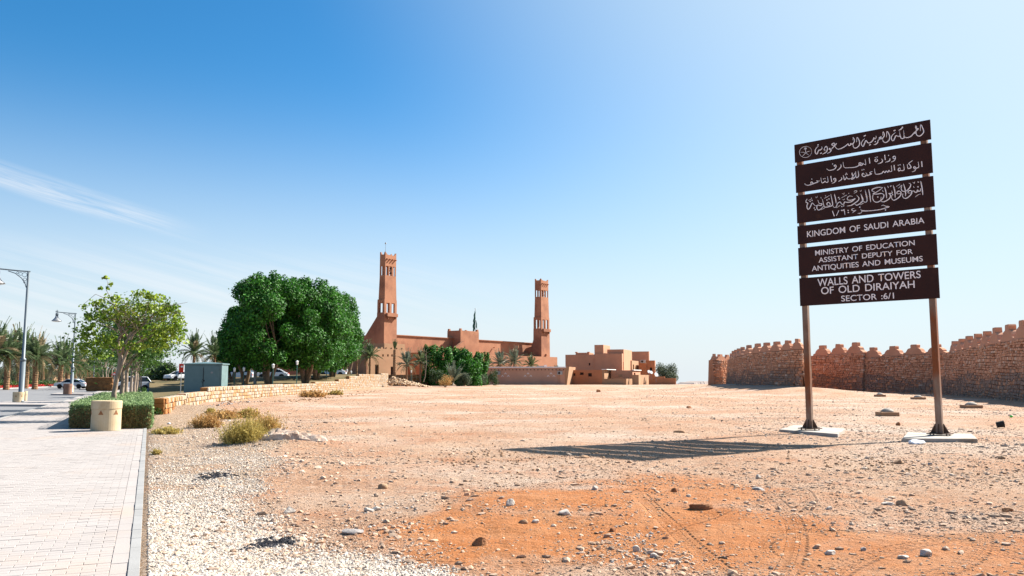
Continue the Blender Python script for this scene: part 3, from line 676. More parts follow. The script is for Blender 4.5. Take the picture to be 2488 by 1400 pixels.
# steps of the top: (px where the step starts, y of the top at that px)
steps = [(395, 968), (452, 957), (505, 942), (690, 935), (765, 928.5), (822, 922), (848, 914), (872, 909.5), (926, 907.5)]
def rw_s(px):
    best = None
    for q in range(1500):
        s = RS[-1]*q/1499; P_, a = pat(RW, RS, s); d = abs(at(px, 917, P_[1]).x-P_[0])
        if best is None or d < best[0]: best = (d, s, P_)
    return best[1], best[2]
ST = []
for px, y in steps:
    s, P_ = rw_s(px) if px > 398 else (0.0, RW[0]); ST.append((s, zat(P_[1], y)))
ST[0] = (0.0, ST[0][1])
def rw_top(s):
    z = ST[0][1]
    for a, b in ST:
        if s >= a-.001: z = b
    return z
rw = thing('retaining_wall', (0, 0, 0), 'stepped retaining wall of squared ochre and cream stone blocks beside the lawn', 'wall')
stones = []; r = random.Random(4); core = MB(); TH = .42
for i in range(len(ST)):
    s0 = ST[i][0]; s1 = ST[i+1][0] if i+1 < len(ST) else RS[-1]; zt = ST[i][1]
    nn = max(1, int((s1-s0)/3)); 
    for k in range(nn):
        a0, a1 = s0+(s1-s0)*k/nn, s0+(s1-s0)*(k+1)/nn; (p, a), (q, b) = pat(RW, RS, a0), pat(RW, RS, a1); n0 = Vector((-math.sin(a), math.cos(a)))*.04; n1 = Vector((-math.sin(a), math.cos(a)))*TH
        core.prism([(p[0]+n0.x, p[1]+n0.y), (q[0]+n0.x, q[1]+n0.y), (q[0]+n1.x, q[1]+n1.y), (p[0]+n1.x, p[1]+n1.y)], -.3, zt-.04)
    hrow = .235; z = zt
    while z > -.2:
        s = s0-(.12 if i and z > ST[i-1][1]-.01 else 0)
        # the row runs on from the step before unless it is above that step's top
        while s < s1-.08:
            w = min(r.uniform(.28, .52), s1-s); 
            if s1-(s+w) < .15: w = s1-s
            p, a = pat(RW, RS, s+w/2); m = r.random(); near = s < 9
            k = (2 if m < .45 else 1 if m < .8 else 0) if near and s < 3.5 else (1 if m < .3 else 3 if m > .72 else 0)
            stones.append(((p[0], p[1], z-hrow/2), a, (w-.026), hrow-.024, .055+r.uniform(0, .045), k, 0.0)); s += w
        # cap stones laid through the wall on the open step ends
        z -= hrow
    # end faces of the steps (seen from the camera side)
    lowz = ST[i-1][1] if i else -.15; p, a = pat(RW, RS, s0+.001); zz = zt; nl = Vector((-math.sin(a), math.cos(a)))
    while zz > lowz+.05:
        stones.append(((p[0]+nl.x*.2-math.cos(a)*.0, p[1]+nl.y*.2-math.sin(a)*.0, zz-hrow/2), a-math.pi/2, .42, hrow-.01, .06, 2 if i < 6 else 1, 0.0)); zz -= hrow
core.build('core', M['mortar'], rw)
# coping stones: the block thickness seen from above
s = 0.02
while s < RS[-1]-.2:
    w = r.uniform(.3, .5); p, a = pat(RW, RS, s+w/2); z = rw_top(s+w/2)
    if rw_top(s) == rw_top(s+w): stones.append(((p[0]-math.sin(a)*.21, p[1]+math.cos(a)*.21, z-.05), a, w-.012, .40, .06, r.choice((0, 0, 3, 1)), -math.pi/2))
    s += w
lay_stones(rw, stones, M['blk'], 'stone', 300)
# lawn behind the retaining wall
def lawn():
    rows = []; nu = 60
    for i in range(nu+1):
        s = RS[-1]*i/nu; P_, a = pat(RW, RS, s); n = Vector((-math.sin(a), math.cos(a)))
        A = Vector((P_[0]+n.x*.3, P_[1]+n.y*.3)); Yq = A.y
        za = max(.04, min(rw_top(s)-.22, .02+.03*max(0, Yq-38)) if Yq < 60 else rw_top(s)-.16)
        uu = A.dot(UX); B = PF(max(uu, 34) if i else 33.5, .05)
        rows.append([(A.x+(B.x-A.x)*k/16, A.y+(B.y-A.y)*k/16, za*(1-.75*sst(.25, 1, k/16)*(1 if Yq < 90 else .6))+.012*math.sin(k*2.1+i*1.3)) for k in range(17)])
    # start wedge in front of the wall's end
    first = [(RW[0][0]-.15+(-.0)*k, RW[0][1]-1.0, .03) for k in range(17)]; b0 = PF(32.4, .05)
    first = [(first[0][0]+(b0.x-first[0][0])*k/16, first[0][1]+(b0.y-first[0][1])*k/16, .02) for k in range(17)]
    rows.insert(0, first)
    V = [p for row in rows for p in row]; F = [(i*17+k+1, i*17+k, (i+1)*17+k, (i+1)*17+k+1) for i in range(len(rows)-1) for k in range(16)]
    e = rows[-1]; b = len(V); V += [(p[0]-6, p[1]+38, p[2]) for p in e]; F += [((len(rows)-1)*17+k+1, (len(rows)-1)*17+k, b+k, b+k+1) for k in range(16)]
    return tag(link('lawn', mesh_np('lawn', V, F, [M['lawn']], True)), kind='structure')
lawn_o = lawn()
def lawn_z(x, y):
    hit, loc, nr, idx = lawn_o.ray_cast(Vector((x, y, 20)), Vector((0, 0, -1)))
    return loc.z if hit else gzs(x, y)
bpy.context.view_layer.update()
def onlawn(px, py):
    z = .5
    for _ in range(12): p = G(px, py, z); z = lawn_z(p.x, p.y)
    return G(px, py, z)
def lawn_at(px, Y):
    p = at(px, 917, Y); return Vector((p.x, Y, lawn_z(p.x, Y)))
# curved planter wall in the middle distance, with the rubble heap in front
PWp = [onG(938, 936), onG(965, 936.5), onG(1005, 937.2), onG(1050, 937), onG(1090, 936.6), onG(1124, 936)]
pw = thing('planter_wall', (0, 0, 0), 'low curved planter wall of stone blocks toned rusty where shaded behind the rubble heap', 'wall')
S2 = plen(PWp); st = []; core = MB(); zt = zat(PWp[2][1], 910.5)
pts = [pat(PWp, S2, S2[-1]*k/14)[0] for k in range(15)]
core.prism([(p[0], p[1]+.05) for p in pts]+[(p[0]+.3, p[1]+12) for p in pts][::-1], -.5, zt-.03); core.build('core', M['mortar'], pw)
z = zt
while z > 0:
    s = r.uniform(-.2, 0)
    while s < S2[-1]:
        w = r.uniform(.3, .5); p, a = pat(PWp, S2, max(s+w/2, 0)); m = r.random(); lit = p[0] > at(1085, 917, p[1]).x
        k = (0 if m < .6 else 3) if lit else (2 if m < .5 else 1); st.append(((p[0], p[1], z-.12), a, w-.015, .225, .06, k, 0)); s += w  # sun and tree shade put into the stone colours: pale right, rusty left
    z -= .24
lay_stones(pw, st, M['blk'], 'stone', 0)
# ================================================================== BUILDINGS
class Frame:
    """local frame: a along one facade, b square to it (into the building)"""
    def __init__(s, P, ang): s.P = Vector(P); s.a = Vector((math.cos(ang), math.sin(ang))); s.b = Vector((-s.a.y, s.a.x)); s.ang = ang
    def w(s, a, b, z=0.0): q = s.P+s.a*a+s.b*b; return (q.x, q.y, z)
    def ta(s, px, b=0.0):        # a-coordinate seen in column px on the line at depth b
        q = s.P+s.b*b; return onwall(q, s.a, px)
    def tb(s, px, a=0.0): q = s.P+s.a*a; return onwall(q, s.b, px)
def fbox(mb, F, a0, a1, b0, b1, z0, z1, da=0.0, db=0.0):
    """box with battered top (inset da, db)"""
    lo_ = [F.w(a0, b0), F.w(a1, b0), F.w(a1, b1), F.w(a0, b1)]; hi_ = [F.w(a0+da, b0+db), F.w(a1-da, b0+db), F.w(a1-da, b1-db), F.w(a0+da, b1-db)]
    return mb.prism(lo_, z0, z1, hi_)
# ---- mosque with two minarets. Its long front runs away to the right
ANG = math.atan2(.835, .55)
MO = thing('mosque', (0, 0, 0), 'long mud coloured mosque hall with a stepped centre block between two square minarets', 'mosque')
def minaret(px_l, px_c, px_r, Y, ys, label, finial, px_base_l):
    """ys: photograph rows of top corner, top dip, spouts, belfry top/bottom, shaft step, window top/bottom, balcony top/bottom"""
    P = at(px_c, 917, Y); F = Frame((P.x, P.y), ANG); L = F.ta(px_r); D = F.tb(px_l); z = [zat(Y, y) for y in ys]
    ztip, zdip, zsp, zb1, zb0, zst, zw1, zw0, zbal1, zbal0 = z
    t = thing('minaret', (0, 0, 0), label, 'minaret', 'minarets of the mosque')
    sh = MB(); fbox(sh, F, -.25, L+.15, -.15, D+.35, -1, zw0, .12, .12)          # lower shaft
    # window storey: corner piers
    def storey(z0, z1, a0, a1, b0, b1, na, nb, pa, pb, wall=.32):
        # front and back (along a) then the two sides (along b); openings between piers
        for bb in ((b0, b0+wall), (b1-wall, b1)):
            gap = (a1-a0-pa*(na+1))/na
            for k in range(na+1): s0 = a0+k*(gap+pa); fbox(sh, F, s0, s0+pa, bb[0], bb[1], z0, z1)
        for aa in ((a0, a0+wall), (a1-wall, a1)):
            gap = (b1-b0-pb*(nb+1))/nb
            for k in range(nb+1):
                s0 = b0+k*(gap+pb)
                if k in (0, nb): continue
                fbox(sh, F, aa[0], aa[1], s0, s0+pb, z0, z1)
    e = .1
    storey(zw0, zw1, -.1, L, 0, D+.2, 2, 1, .75, .7, .45)
    fbox(sh, F, -.1, L, 0, D+.2, zw1, zst, .02, .02)
    fbox(sh, F, .08, L-.03, .1, D+.02, zst, zb0, .14, .14)                        # tapering shaft
    ia, ib = .22, .24
    storey(zb0, zb1, ia, L-.16, ib, D-.1, 3, 2, .3, .25, .28)
    fbox(sh, F, ia, L-.16, ib, D-.1, zb1, zdip-.3, .0, .0)
    sh.build('shaft', M['mud'], t)
    # parapet with raised corners
    for (a0, a1, b0, b1) in ((ia, L-.16, ib, ib+.28), (ia, L-.16, D-.38, D-.1), (ia, ia+.28, ib+.28, D-.38), (L-.44, L-.16, ib+.28, D-.38)):
        m = MB(); n = 10; vs = []; along = (a1-a0) > (b1-b0) if (a1-a0) > .3 else False
        for k in range(n+1):
            f = k/n; hz = zdip+(ztip-zdip)*min(1, max(0, (abs(f-.5)*2-.62)/.3))**1.3
            q = [(a0+(a1-a0)*f, b0), (a0+(a1-a0)*f, b1)] if along else [(a0, b0+(b1-b0)*f), (a1, b0+(b1-b0)*f)]
            for (x, y) in q: vs += [F.w(x, y, zdip-.3), F.w(x, y, hz)]
        fs = []
        for k in range(n):
            i, j = 4*k, 4*k+4; fs += [(i, j, j+1, i+1), (i+2, i+3, j+3, j+2), (i+1, j+1, j+3, i+3)]
        fs += [(0, 1, 3, 2), (4*n, 4*n+2, 4*n+3, 4*n+1)]
        m.add(vs, fs).build('parapet', M['mud'], t)
    for k in range(4):
        a = ia+(L-.16-ia)*(k+.55)/4
        MB().add([F.w(a-.16, ib-.5, zsp-.05), F.w(a+.16, ib-.5, zsp-.05), F.w(a+.16, ib, zsp-.12), F.w(a-.16, ib, zsp-.12), F.w(a-.16, ib-.5, zsp+.1), F.w(a+.16, ib-.5, zsp+.1), F.w(a+.16, ib, zsp+.25), F.w(a-.16, ib, zsp+.25)],
                 [(3, 2, 1, 0), (4, 5, 6, 7), (0, 1, 5, 4), (1, 2, 6, 5), (2, 3, 7, 6), (3, 0, 4, 7)]).build('spout', M['mud'], t)
    bal = MB(); fbox(bal, F, .25, L-.35, -.75, -.1, zbal0, zbal1); fbox(bal, F, .25, L-.35, -.75, 0.0, zbal0-.0, zbal0+.01)
    for a in (.7, L-.95): fbox(bal, F, a, a+.2, -.55, -.02, zbal0-.55, zbal0-.003)
    bal.build('balcony', M['mud'], t)
    # loudspeaker cluster inside the belfry
    c = F.w(L*.55, D*.5); sp = MB(); sp.tube([(c[0], c[1], zb0), (c[0], c[1], zb1)], .07, 6)
    for k, hz in enumerate((.3, .55, .8)):
        zc = zb0+(zb1-zb0)*hz; d = F.w(L*.55+.3*(-1)**k, D*.5-.55); sp.tube([(c[0], c[1], zc), (d[0], d[1], zc)], [.05, .3], 8)
    sp.build('loudspeaker', M['dark'], t)
    # small projecting stub low on the front
    fbox(MB(), F, 0, 0, 0, 0, 0, 0)
    m = MB(); zs = zat(Y, 839 if finial else 862); fbox(m, F, L*.42, L*.62, -.6, -.13, zs-.2, zs+.25); m.build('downspout', M['mud'], t)
    if finial:
        c = F.w(ia+.14, ib+.14); m = MB(); m.tube([(c[0], c[1], ztip-.1), (c[0], c[1], zat(Y, 590))], [.05, .03], 5); m.lathe([(.02, 0), (.16, .1), (.2, .25), (.14, .42), (.02, .5)], 8, (c[0], c[1], zat(Y, 593))); m.build('finial', M['lamp_bowl'], t)
    # buttress sloping down behind
    return t, F, L, D
Y1, Y2 = 200.0, 256.0
t1, F1, L1, D1 = minaret(916, 932, 961.5, Y1, (611, 617.5, 629, 645, 668, 727, 735, 759, 761, 769), 'taller left minaret topped by a thin metal finial', True, 885)
t2, F2, L2, D2 = minaret(1298.5, 1316, 1335.5, Y2, (676.5, 680.5, 689, 704, 720.5, 770, 776, 798, 799, 806), 'right minaret at the far end of the mosque hall', False, 1290)
def buttress(t, F, L, D, Y, py_top, px_low, py_low, px_far, py_far):
    b1 = F.tb(px_low, 0); b2 = F.tb(px_far, 0); pr = [(D+.2, zat(Y, py_top)), (b1, zat(Y+b1*.55, py_low)), (b2, zat(Y+b2*.55, py_far)), (b2, -1), (D+.2, -1)]
    n = len(pr); v = [F.w(0.02, b, z) for b, z in pr]+[F.w(L-.4, b, z) for b, z in pr]
    MB().add(v, [tuple(range(n)), tuple(range(2*n-1, n-1, -1))]+[(i+n, (i+1) % n+n, (i+1) % n, i) for i in range(n)]).build('buttress', M['mud'], t)
buttress(t1, F1, L1, D1, Y1, 766, 886, 815, 868, 850)
buttress(t2, F2, L2, D2, Y2, 822, 1291, 842, 1268, 850)
# hall: its front stands back from the minarets
BK = 5.5
HF = Frame((F1.w(0, BK)[0], F1.w(0, BK)[1]), math.atan2(F2.w(0, BK)[1]-F1.w(0, BK)[1], F2.w(0, BK)[0]-F1.w(0, BK)[0]))
def hz(F, a, b, py): return zat(F.w(a, b)[1], py)
aL, aR = HF.ta(930), HF.ta(1300); hall = MB()
zl = hz(HF, HF.ta(961), 0, 811); zr = hz(HF, HF.ta(1290), 0, 837.5); zh = (zl+zr)/2
fbox(hall, HF, aL, aR, 0, 26, -1, zh, 0, .2); hall.build('hall', M['mud'], MO)
m = MB(); fbox(m, HF, aL-.1, aR+.1, -.12, .35, zh, zh+.18); m.build('cornice', M['mud'], MO)
ledge = MB(); fbox(ledge, HF, aL, aR, -.35, -.002, -1, zh*.60); ledge.build('wall_base', M['mud'], MO)
# middle block: left flank 1086-1118, front 1118-1163
ac = HF.ta(1118.5, -2.5); aE = HF.ta(1163, -2.5); Pc = HF.w(ac, -2.5); bL = onwall(Vector(Pc[:2]), HF.b, 1086)
zt_ = zat(Pc[1], 806); ztip = zat(Pc[1], 798)
m = MB(); fbox(m, HF, ac, aE, -2.5, -2.5+bL, -1, zt_, .0, .0); m.build('centre_block', M['mud'], MO)
for (a, b) in ((ac, -2.5), (aE-.7, -2.5), (ac, -2.5+bL-.7), (aE-.7, -2.5+bL-.7)):
    m = MB(); fbox(m, HF, a, a+.7, b, b+.7, zt_, ztip, .1, .1); m.build('parapet_corner', M['mud'], MO)
for (a0, a1, b0, b1) in ((ac+.7, aE-.7, -2.5, -2.2), (ac, ac+.3, -1.8, -3.2+bL)):
    m = MB(); fbox(m, HF, a0, a1, b0, b1, zt_, zt_+.35, 0, 0); m.build('parapet', M['mud'], MO)
# small pointed fin in front of the centre block
fa = HF.ta(1127, -3.4); v = [HF.w(fa-3.6, -3.4), HF.w(fa, -3.4), HF.w(fa, -2.6), HF.w(fa-3.6, -2.6)]
yz = HF.w(fa, -3.4)[1]
MB().prism(v, -1, [zat(yz, 845), zat(yz, 829), zat(yz, 829), zat(yz, 845)]).build('fin', M['mud'], MO)
fr = Frame(F2.w(-14, -4)[:2], HF.ang)
m = MB(); fbox(m, HF, aL+8, aR+2, -7, -.4, -1, zat(HF.w(aR, -5)[1], 868)); m.build('front_range', M['mud'], MO)
m = MB(); q = HF.ta(1198, -.0); fbox(m, HF, q, q+.25, -.6, 0, hz(HF, q, 0, 846), hz(HF, q, 0, 844)); m.build('downspout', M['mud'], MO)

def wall_openings(mb, F, a0, a1, b, z0, z1, holes, depth=.4):
    """wall sheet on line b between a0,a1 with rectangular holes (a0,a1,z0,z1), each hole recessed"""
    xs = sorted(set([a0, a1]+[h[0] for h in holes]+[h[1] for h in holes])); zs = sorted(set([z0, z1]+[h[2] for h in holes]+[h[3] for h in holes]))
    for i in range(len(xs)-1):
        for j in range(len(zs)-1):
            cx, cz = (xs[i]+xs[i+1])/2, (zs[j]+zs[j+1])/2
            if any(h[0] < cx < h[1] and h[2] < cz < h[3] for h in holes): continue
            mb.add([F.w(xs[i], b, zs[j]), F.w(xs[i+1], b, zs[j]), F.w(xs[i+1], b, zs[j+1]), F.w(xs[i], b, zs[j+1])], [(0, 1, 2, 3)])
    for h in holes:
        q = [F.w(h[0], b, h[2]), F.w(h[1], b, h[2]), F.w(h[1], b, h[3]), F.w(h[0], b, h[3])]; p = [F.w(h[0], b+depth, h[2]), F.w(h[1], b+depth, h[2]), F.w(h[1], b+depth, h[3]), F.w(h[0], b+depth, h[3])]
        mb.add(q+p, [(0, 4, 5, 1), (1, 5, 6, 2), (2, 6, 7, 3), (3, 7, 4, 0)])
def block(t, F, a0, a1, b0, b1, z0, z1, m, name='wall', front=(), side=(), dm='dark'):
    """box with recessed openings in its front (b0) and in its right side (a1); front: (a0,a1,z0,z1), side: (b0,b1,z0,z1); panes built too"""
    mb = MB(); wall_openings(mb, F, a0, a1, b0, z0, z1, front)
    G2 = Frame(F.w(a1, b0)[:2], F.ang+math.pi/2); wall_openings(mb, G2, 0, b1-b0, 0, z0, z1, [(h[0]-b0, h[1]-b0, h[2], h[3]) for h in side])
    c = [F.w(a0, b0), F.w(a1, b0), F.w(a1, b1), F.w(a0, b1)]
    mb.add([(x, y, z0) for x, y, _ in c]+[(x, y, z1) for x, y, _ in c], [(7, 6, 5, 4)][:0]+[(4, 5, 6, 7), (2, 3, 7, 6), (3, 0, 4, 7)])
    o = mb.build(name, m, t)
    for h in front: MB().add([F.w(h[0], b0+.39, h[2]), F.w(h[1], b0+.39, h[2]), F.w(h[1], b0+.39, h[3]), F.w(h[0], b0+.39, h[3])], [(0, 1, 2, 3)]).build('window', M[dm], t)
    for h in side: MB().add([G2.w(h[0]-b0, .39, h[2]), G2.w(h[1]-b0, .39, h[2]), G2.w(h[1]-b0, .39, h[3]), G2.w(h[0]-b0, .39, h[3])], [(0, 1, 2, 3)]).build('window', M[dm], t)
    return o
# ---- gatehouse below the left minaret: pale lit front, shaded flank
gY = 176.0; P = at(893, 917, gY); GF = Frame((P.x, P.y), math.atan2(.80, .60)); gh = thing('gatehouse', (0, 0, 0), 'pale sunlit two storey gatehouse with dark doorways below the taller minaret', 'building')
def gz_(py, a): return zat(GF.w(a, 0)[1], py)
aE = GF.ta(985); h1 = gz_(848, aE*.5)
def gd(px0, px1, y0, y1): a0, a1 = GF.ta(px0), GF.ta(px1); return (a0, a1, gz_(y1, a0), gz_(y0, a0))
block(gh, GF, 0, aE, 0, 9, -.5, h1, M['mud_light'], front=[gd(911, 920, 886, 921), gd(949, 957, 891, 921)]+[gd(px, px+3.5, 861, 866.5) for px in (928, 940, 950)])
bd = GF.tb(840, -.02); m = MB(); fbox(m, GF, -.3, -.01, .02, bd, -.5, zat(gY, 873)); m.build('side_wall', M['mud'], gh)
m = MB(); fbox(m, GF, GF.ta(935), aE, .3, 8, h1, h1+1.2); m.build('upper_storey', M['mud_light'], gh)
for k in range(7):
    a = aE*(k+.5)/7; m = MB(); fbox(m, GF, a-.3, a+.3, 0, .3, h1, h1+.35, .12, 0); m.build('parapet_step', M['mud_light'], gh)
WF = Frame(at(893, 917, 186)[:2], R(4)); a0 = WF.ta(560); sw_ = thing('rear_building', (0, 0, 0), 'long shaded mud building seen behind the trunks of the dark trees', 'building')
block(sw_, WF, a0, 0, 0, 8, -.5, zat(180, 868), M['mud'], front=[(WF.ta(776), WF.ta(793), 0, zat(182, 892))])
# ---- long low building with window air conditioners
P = at(1372.5, 917, 184.0); LF = Frame((P.x, P.y), math.pi+math.atan2(-.20, .98)); LF.a = -LF.a; LF.b = Vector((-LF.a.y, LF.a.x)); LF.ang = math.atan2(LF.a.y, LF.a.x)
lb = thing('low_building', (0, 0, 0), 'long low mud building with white coping and two air conditioners before the mosque', 'building')
aL = LF.ta(1146); zt = zat(184, 893.5); dp = LF.tb(1382, 0)
block(lb, LF, aL, 0, 0, 11, -.6, zt, M['mud_pink'])
bpy.data.objects
m = MB(); fbox(m, LF, aL-.1, .3, -.12, .35, zt, zt+.22); m.build('coping', M['white'], lb)
m = MB(); fbox(m, LF, .001, .45, -.1, 11, -.6, zt-.02, .0, 0); 
# flared lit end wall
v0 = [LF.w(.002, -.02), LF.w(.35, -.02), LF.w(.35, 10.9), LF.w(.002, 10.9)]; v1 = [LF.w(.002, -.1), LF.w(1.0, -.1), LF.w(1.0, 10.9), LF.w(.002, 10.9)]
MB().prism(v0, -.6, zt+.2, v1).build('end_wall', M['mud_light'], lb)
n = 26
for k in range(n):
    a = aL+(0-aL)*(k+.6)/n; m = MB(); c = LF.w(a, -.01, zat(184, 898.5)); m.box(c[0]-.1, c[1]-.22, c[2]-.12, c[0]+.1, c[1]+.1, c[2]+.1); m.build('beam_end', M['wood'], lb)
def ac_unit(t, F, a, z, b=0.0, s=1.0):
    x = MB(); fbox(x, F, a-.55*s, a+.55*s, b-.42, b+.0, z-.38*s, z+.38*s); o = x.build('air_conditioner', M['lamp_bowl'], t)
    g = MB(); ring = [F.w(a-.15*s+.27*s*math.cos(q), b-.425, z+.27*s*math.sin(q)) for q in [2*math.pi*k/12 for k in range(12)]]; g.add(ring, [tuple(range(12))]).build('fan_grille', M['dark'], o); return o
for px in (1210.5, 1361): ac_unit(lb, LF, LF.ta(px), zat(184, 906.5))
for px in (1228, 1283, 1339):      # three groups of three white chevrons
    for dx, dy in ((0, 907.5), (-7, 913.5), (7, 913.5)):
        a = LF.ta(px+dx); z = zat(184, dy); q = MB()
        for s_ in (-1, 1): q.add([LF.w(a, -.025, z+.22), LF.w(a+s_*.28, -.025, z-.14), LF.w(a+s_*.20, -.025, z-.2), LF.w(a, -.025, z+.08)], [(0, 1, 2, 3) if s_ < 0 else (3, 2, 1, 0)])
        q.build('chevron', M['white'], lb)
for px in (1356, 1360):
    c = LF.w(LF.ta(px), -.05); MB().tube([(c[0], c[1], -.3), (c[0], c[1], zat(184, 908))], .035, 5).build('pipe', M['mud_light'], lb)
# ---- cluster of houses on the right
def house(label, cat='house'): return thing('mud_house', (0, 0, 0), label, cat, 'flat roofed houses beside the mosque')
HA = math.atan2(-.32, .947)
def hframe(px, Y): P = at(px, 917, Y); return Frame((P.x, P.y), HA)
def fb(t, F, px0, px1, pxr, ytop, mm, ybase=940, front=(), side=(), nm='wall', b0=0.0, dm='dark', ref=None):
    Y = F.P.y; a0, a1 = F.ta(px0, b0), F.ta(px1, b0); q = Vector(F.w(a1, b0)[:2]); d = onwall(q, F.b, pxr) if pxr else 5.0
    Yr = F.w(a1, b0)[1]; z = lambda y: zat(Yr, y)
    fr = [(F.ta(p0, b0), F.ta(p1, b0), z(y1), z(y0)) for p0, p1, y0, y1 in front]
    sd = [(b0+onwall(q, F.b, p0), b0+onwall(q, F.b, p1), zat(Yr+3, y1), zat(Yr+3, y0)) for p0, p1, y0, y1 in side]
    block(t, F, a0, a1, b0, b0+max(d, 1), -6, z(ytop), mm, nm, fr, sd, dm); return a0, a1, d
h = house('large two storey mud house with narrow windows in its sunlit side wall'); F = hframe(1512, 204)
fb(h, F, 1374, 1446, None, 861.5, M['mud_house'], front=[(1430.5, 1434.5, 882, 888)], nm='left_wing', b0=.3)
fb(h, F, 1446, 1512, 1536, 859, M['mud_house'], nm='wall', side=[(1514, 1517, 880, 899), (1520, 1522, 882, 897), (1523, 1525, 882, 897), (1529, 1530.5, 885, 899), (1522, 1524, 860, 870), (1529, 1530.5, 862, 871)])
F3 = hframe(1467, 206); fb(h, F3, 1445, 1467, 1483, 838, M['mud_house'], nm='roof_tower')
F4 = hframe(1516, 205.5); fb(h, F4, 1476, 1516, 1536.2, 849, M['mud_house'], nm='upper_storey')
F5 = hframe(1432, 212); fb(h, F5, 1399, 1432, None, 857, M['mud_house'], nm='roof_parapet')
for px in (1400.5, 1430): a = F5.ta(px); m = MB(); fbox(m, F5, a-.3, a+.3, -.02, .5, zat(212, 857.2), zat(212, 855)); m.build('parapet_corner', M['mud_house'], h)
h = house('two storey mud house wing with two tall shadowed windows behind the pergola'); F = hframe(1535.5, 214); fb(h, F, 1500, 1535.5, 1552, 876, M['mud_light'], side=[(1538, 1541, 886, 898), (1546, 1549, 887, 899)], nm='wall')
h = house('tall square mud house at the rear of the cluster'); F = hframe(1577.5, 226); fb(h, F, 1528, 1577.5, 1579, 854, M['mud_house'], nm='wall')
h = house('brown mud house with one dark arched window'); F = hframe(1591.5, 220); fb(h, F, 1569, 1591.5, 1593, 876, M['mud_brown'], nm='wall', front=[(1579, 1585, 893, 907)]); fb(h, F, 1552, 1570, None, 881, M['mud_brown'], nm='left_wing', b0=-1)
a = F.ta(1563, -1); ac_unit(h, F, a, zat(220, 878.6), -1, 1.1)
fl = house('single storey mud house with three small dark windows and a pale pergola end'); F = hframe(1463, 189); fb(fl, F, 1383, 1463, None, 899, M['mud_brown'], nm='wall', front=[(1393, 1398, 907, 913), (1409, 1418, 905, 911), (1429, 1438, 907, 915)])
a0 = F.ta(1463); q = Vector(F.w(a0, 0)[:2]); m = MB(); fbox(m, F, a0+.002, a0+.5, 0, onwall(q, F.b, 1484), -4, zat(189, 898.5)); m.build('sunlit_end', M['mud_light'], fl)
m = MB(); fbox(m, F, a0-.1, a0+1.1, -.1, onwall(q, F.b, 1486), zat(189, 898.5), zat(189, 897)); m.build('coping', M['white'], fl)
for k in range(14):
    px = 1465+k*5; P = at(px, 917, 186.4-k*.02); MB().box(P.x-.03, P.y-.03, -1, P.x+.03, P.y+.03, zat(186.4, 915.5)).build('pergola_post', M['mud_light'], fl)
h = house('low brown mud house with a white coping and a pale door panel'); F = hframe(1537, 192); fb(h, F, 1484, 1537, 1556, 900, M['mud_house'], side=[(1540, 1544, 906, 912)]); 
a = F.ta(1537); q = Vector(F.w(a, 0)[:2]); m = MB(); fbox(m, F, a-.1, a+.3, -.05, onwall(q, F.b, 1556), zat(192, 900), zat(192, 898.3)); m.build('coping', M['white'], h)
a = F.ta(1507); m = MB(); fbox(m, F, a-.45, a+.45, -.03, -.001, zat(192, 917), zat(192, 910)); m.build('door_panel', M['mud_light'], h)
def yard(label, px0, px1, pxr, ytop, Y, mm, pil=0):
    t = thing('yard_wall', (0, 0, 0), label, 'wall', 'yard walls around the houses'); F = hframe(px1, Y); a0, a1 = F.ta(px0), F.ta(px1); m = MB(); fbox(m, F, a0, a1, 0, .35, -4, zat(Y, ytop)); m.build('wall', mm, t)
    if pxr:
        q = Vector(F.w(a1, 0)[:2]); m = MB(); fbox(m, F, a1+.003, a1+.35, 0, onwall(q, F.b, pxr), -4, zat(Y, ytop)); m.build('side_wall', mm, t)
    return t
yard('pale yard wall in front of the pergola', 1463, 1518, 1537, 920.5, 184.5, M['mud_light'])
yw = yard('pale yard wall with a small brown gate near the arched window house', 1536, 1548, 1574, 911, 187, M['mud_light'])
yard('brown yard wall below the arched window', 1576, 1615, None, 915, 190, M['mud_brown']); yard('far right brown yard wall below the grey green tree', 1614, 1642, None, 919, 189, M['mud_brown'])
# buildings glimpsed between the palms across the road
h = thing('pink_building', (0, 0, 0), 'low pink building glimpsed between the palm trunks across the road', 'building'); F = Frame(at(140, 917, 330)[:2], R(-8))
mb = MB(); block(h, F, F.ta(-60), F.ta(128), 0, 12, -1, zat(330, 897), M['mud_light'], front=[(F.ta(x), F.ta(x+5), zat(330, 915), zat(330, 909)) for x in (20, 55, 108)])
# ================================================================== SIGN
pL, pR = G(1968.5, 1043, .10), G(2284, 1056, .10)
sd2 = Vector((pR.x-pL.x, pR.y-pL.y)); SW = sd2.length; sd2.normalize(); sn = Vector((sd2.y, -sd2.x))   # sn: towards the camera
if sn.dot(Vector((-pL.x, -pL.y))) < 0: sn = -sn
sg = thing('sign', (pL.x, pL.y, .12), 'tall dark brown six panel sign with white Arabic and English lettering on two rusty posts', 'sign'); sang = math.atan2(sd2.y, sd2.x)
base = Vector((pL.x, pL.y)); face = base+sn*.12
def splane(px, py, off=.12):
    """sign-plane coordinates (s along, z up) of a pixel"""
    d = ray(px, py); o = base+sn*off; den = d.x*sn.x+d.y*sn.y; t = (o.x*sn.x+o.y*sn.y)/den; P = Vector((d.x*t, d.y*t, EYE+d.z*t))
    return (Vector((P.x, P.y))-base).dot(sd2), P.z
def sw(s, n, z): q = base+sd2*s+sn*n; return (q.x-pL.x, q.y-pL.y, z-.12)
def sbox(mb, s0, s1, n0, n1, z0, z1): return mb.box(s0, n0, z0, s1, n1, z1, sw)
Lpx = [(1929, 353, 397.5), (1932, 403.7, 469.6), (1935.5, 476, 544), (1938.5, 551, 595), (1940.5, 603, 672), (1943.5, 678, 745)]
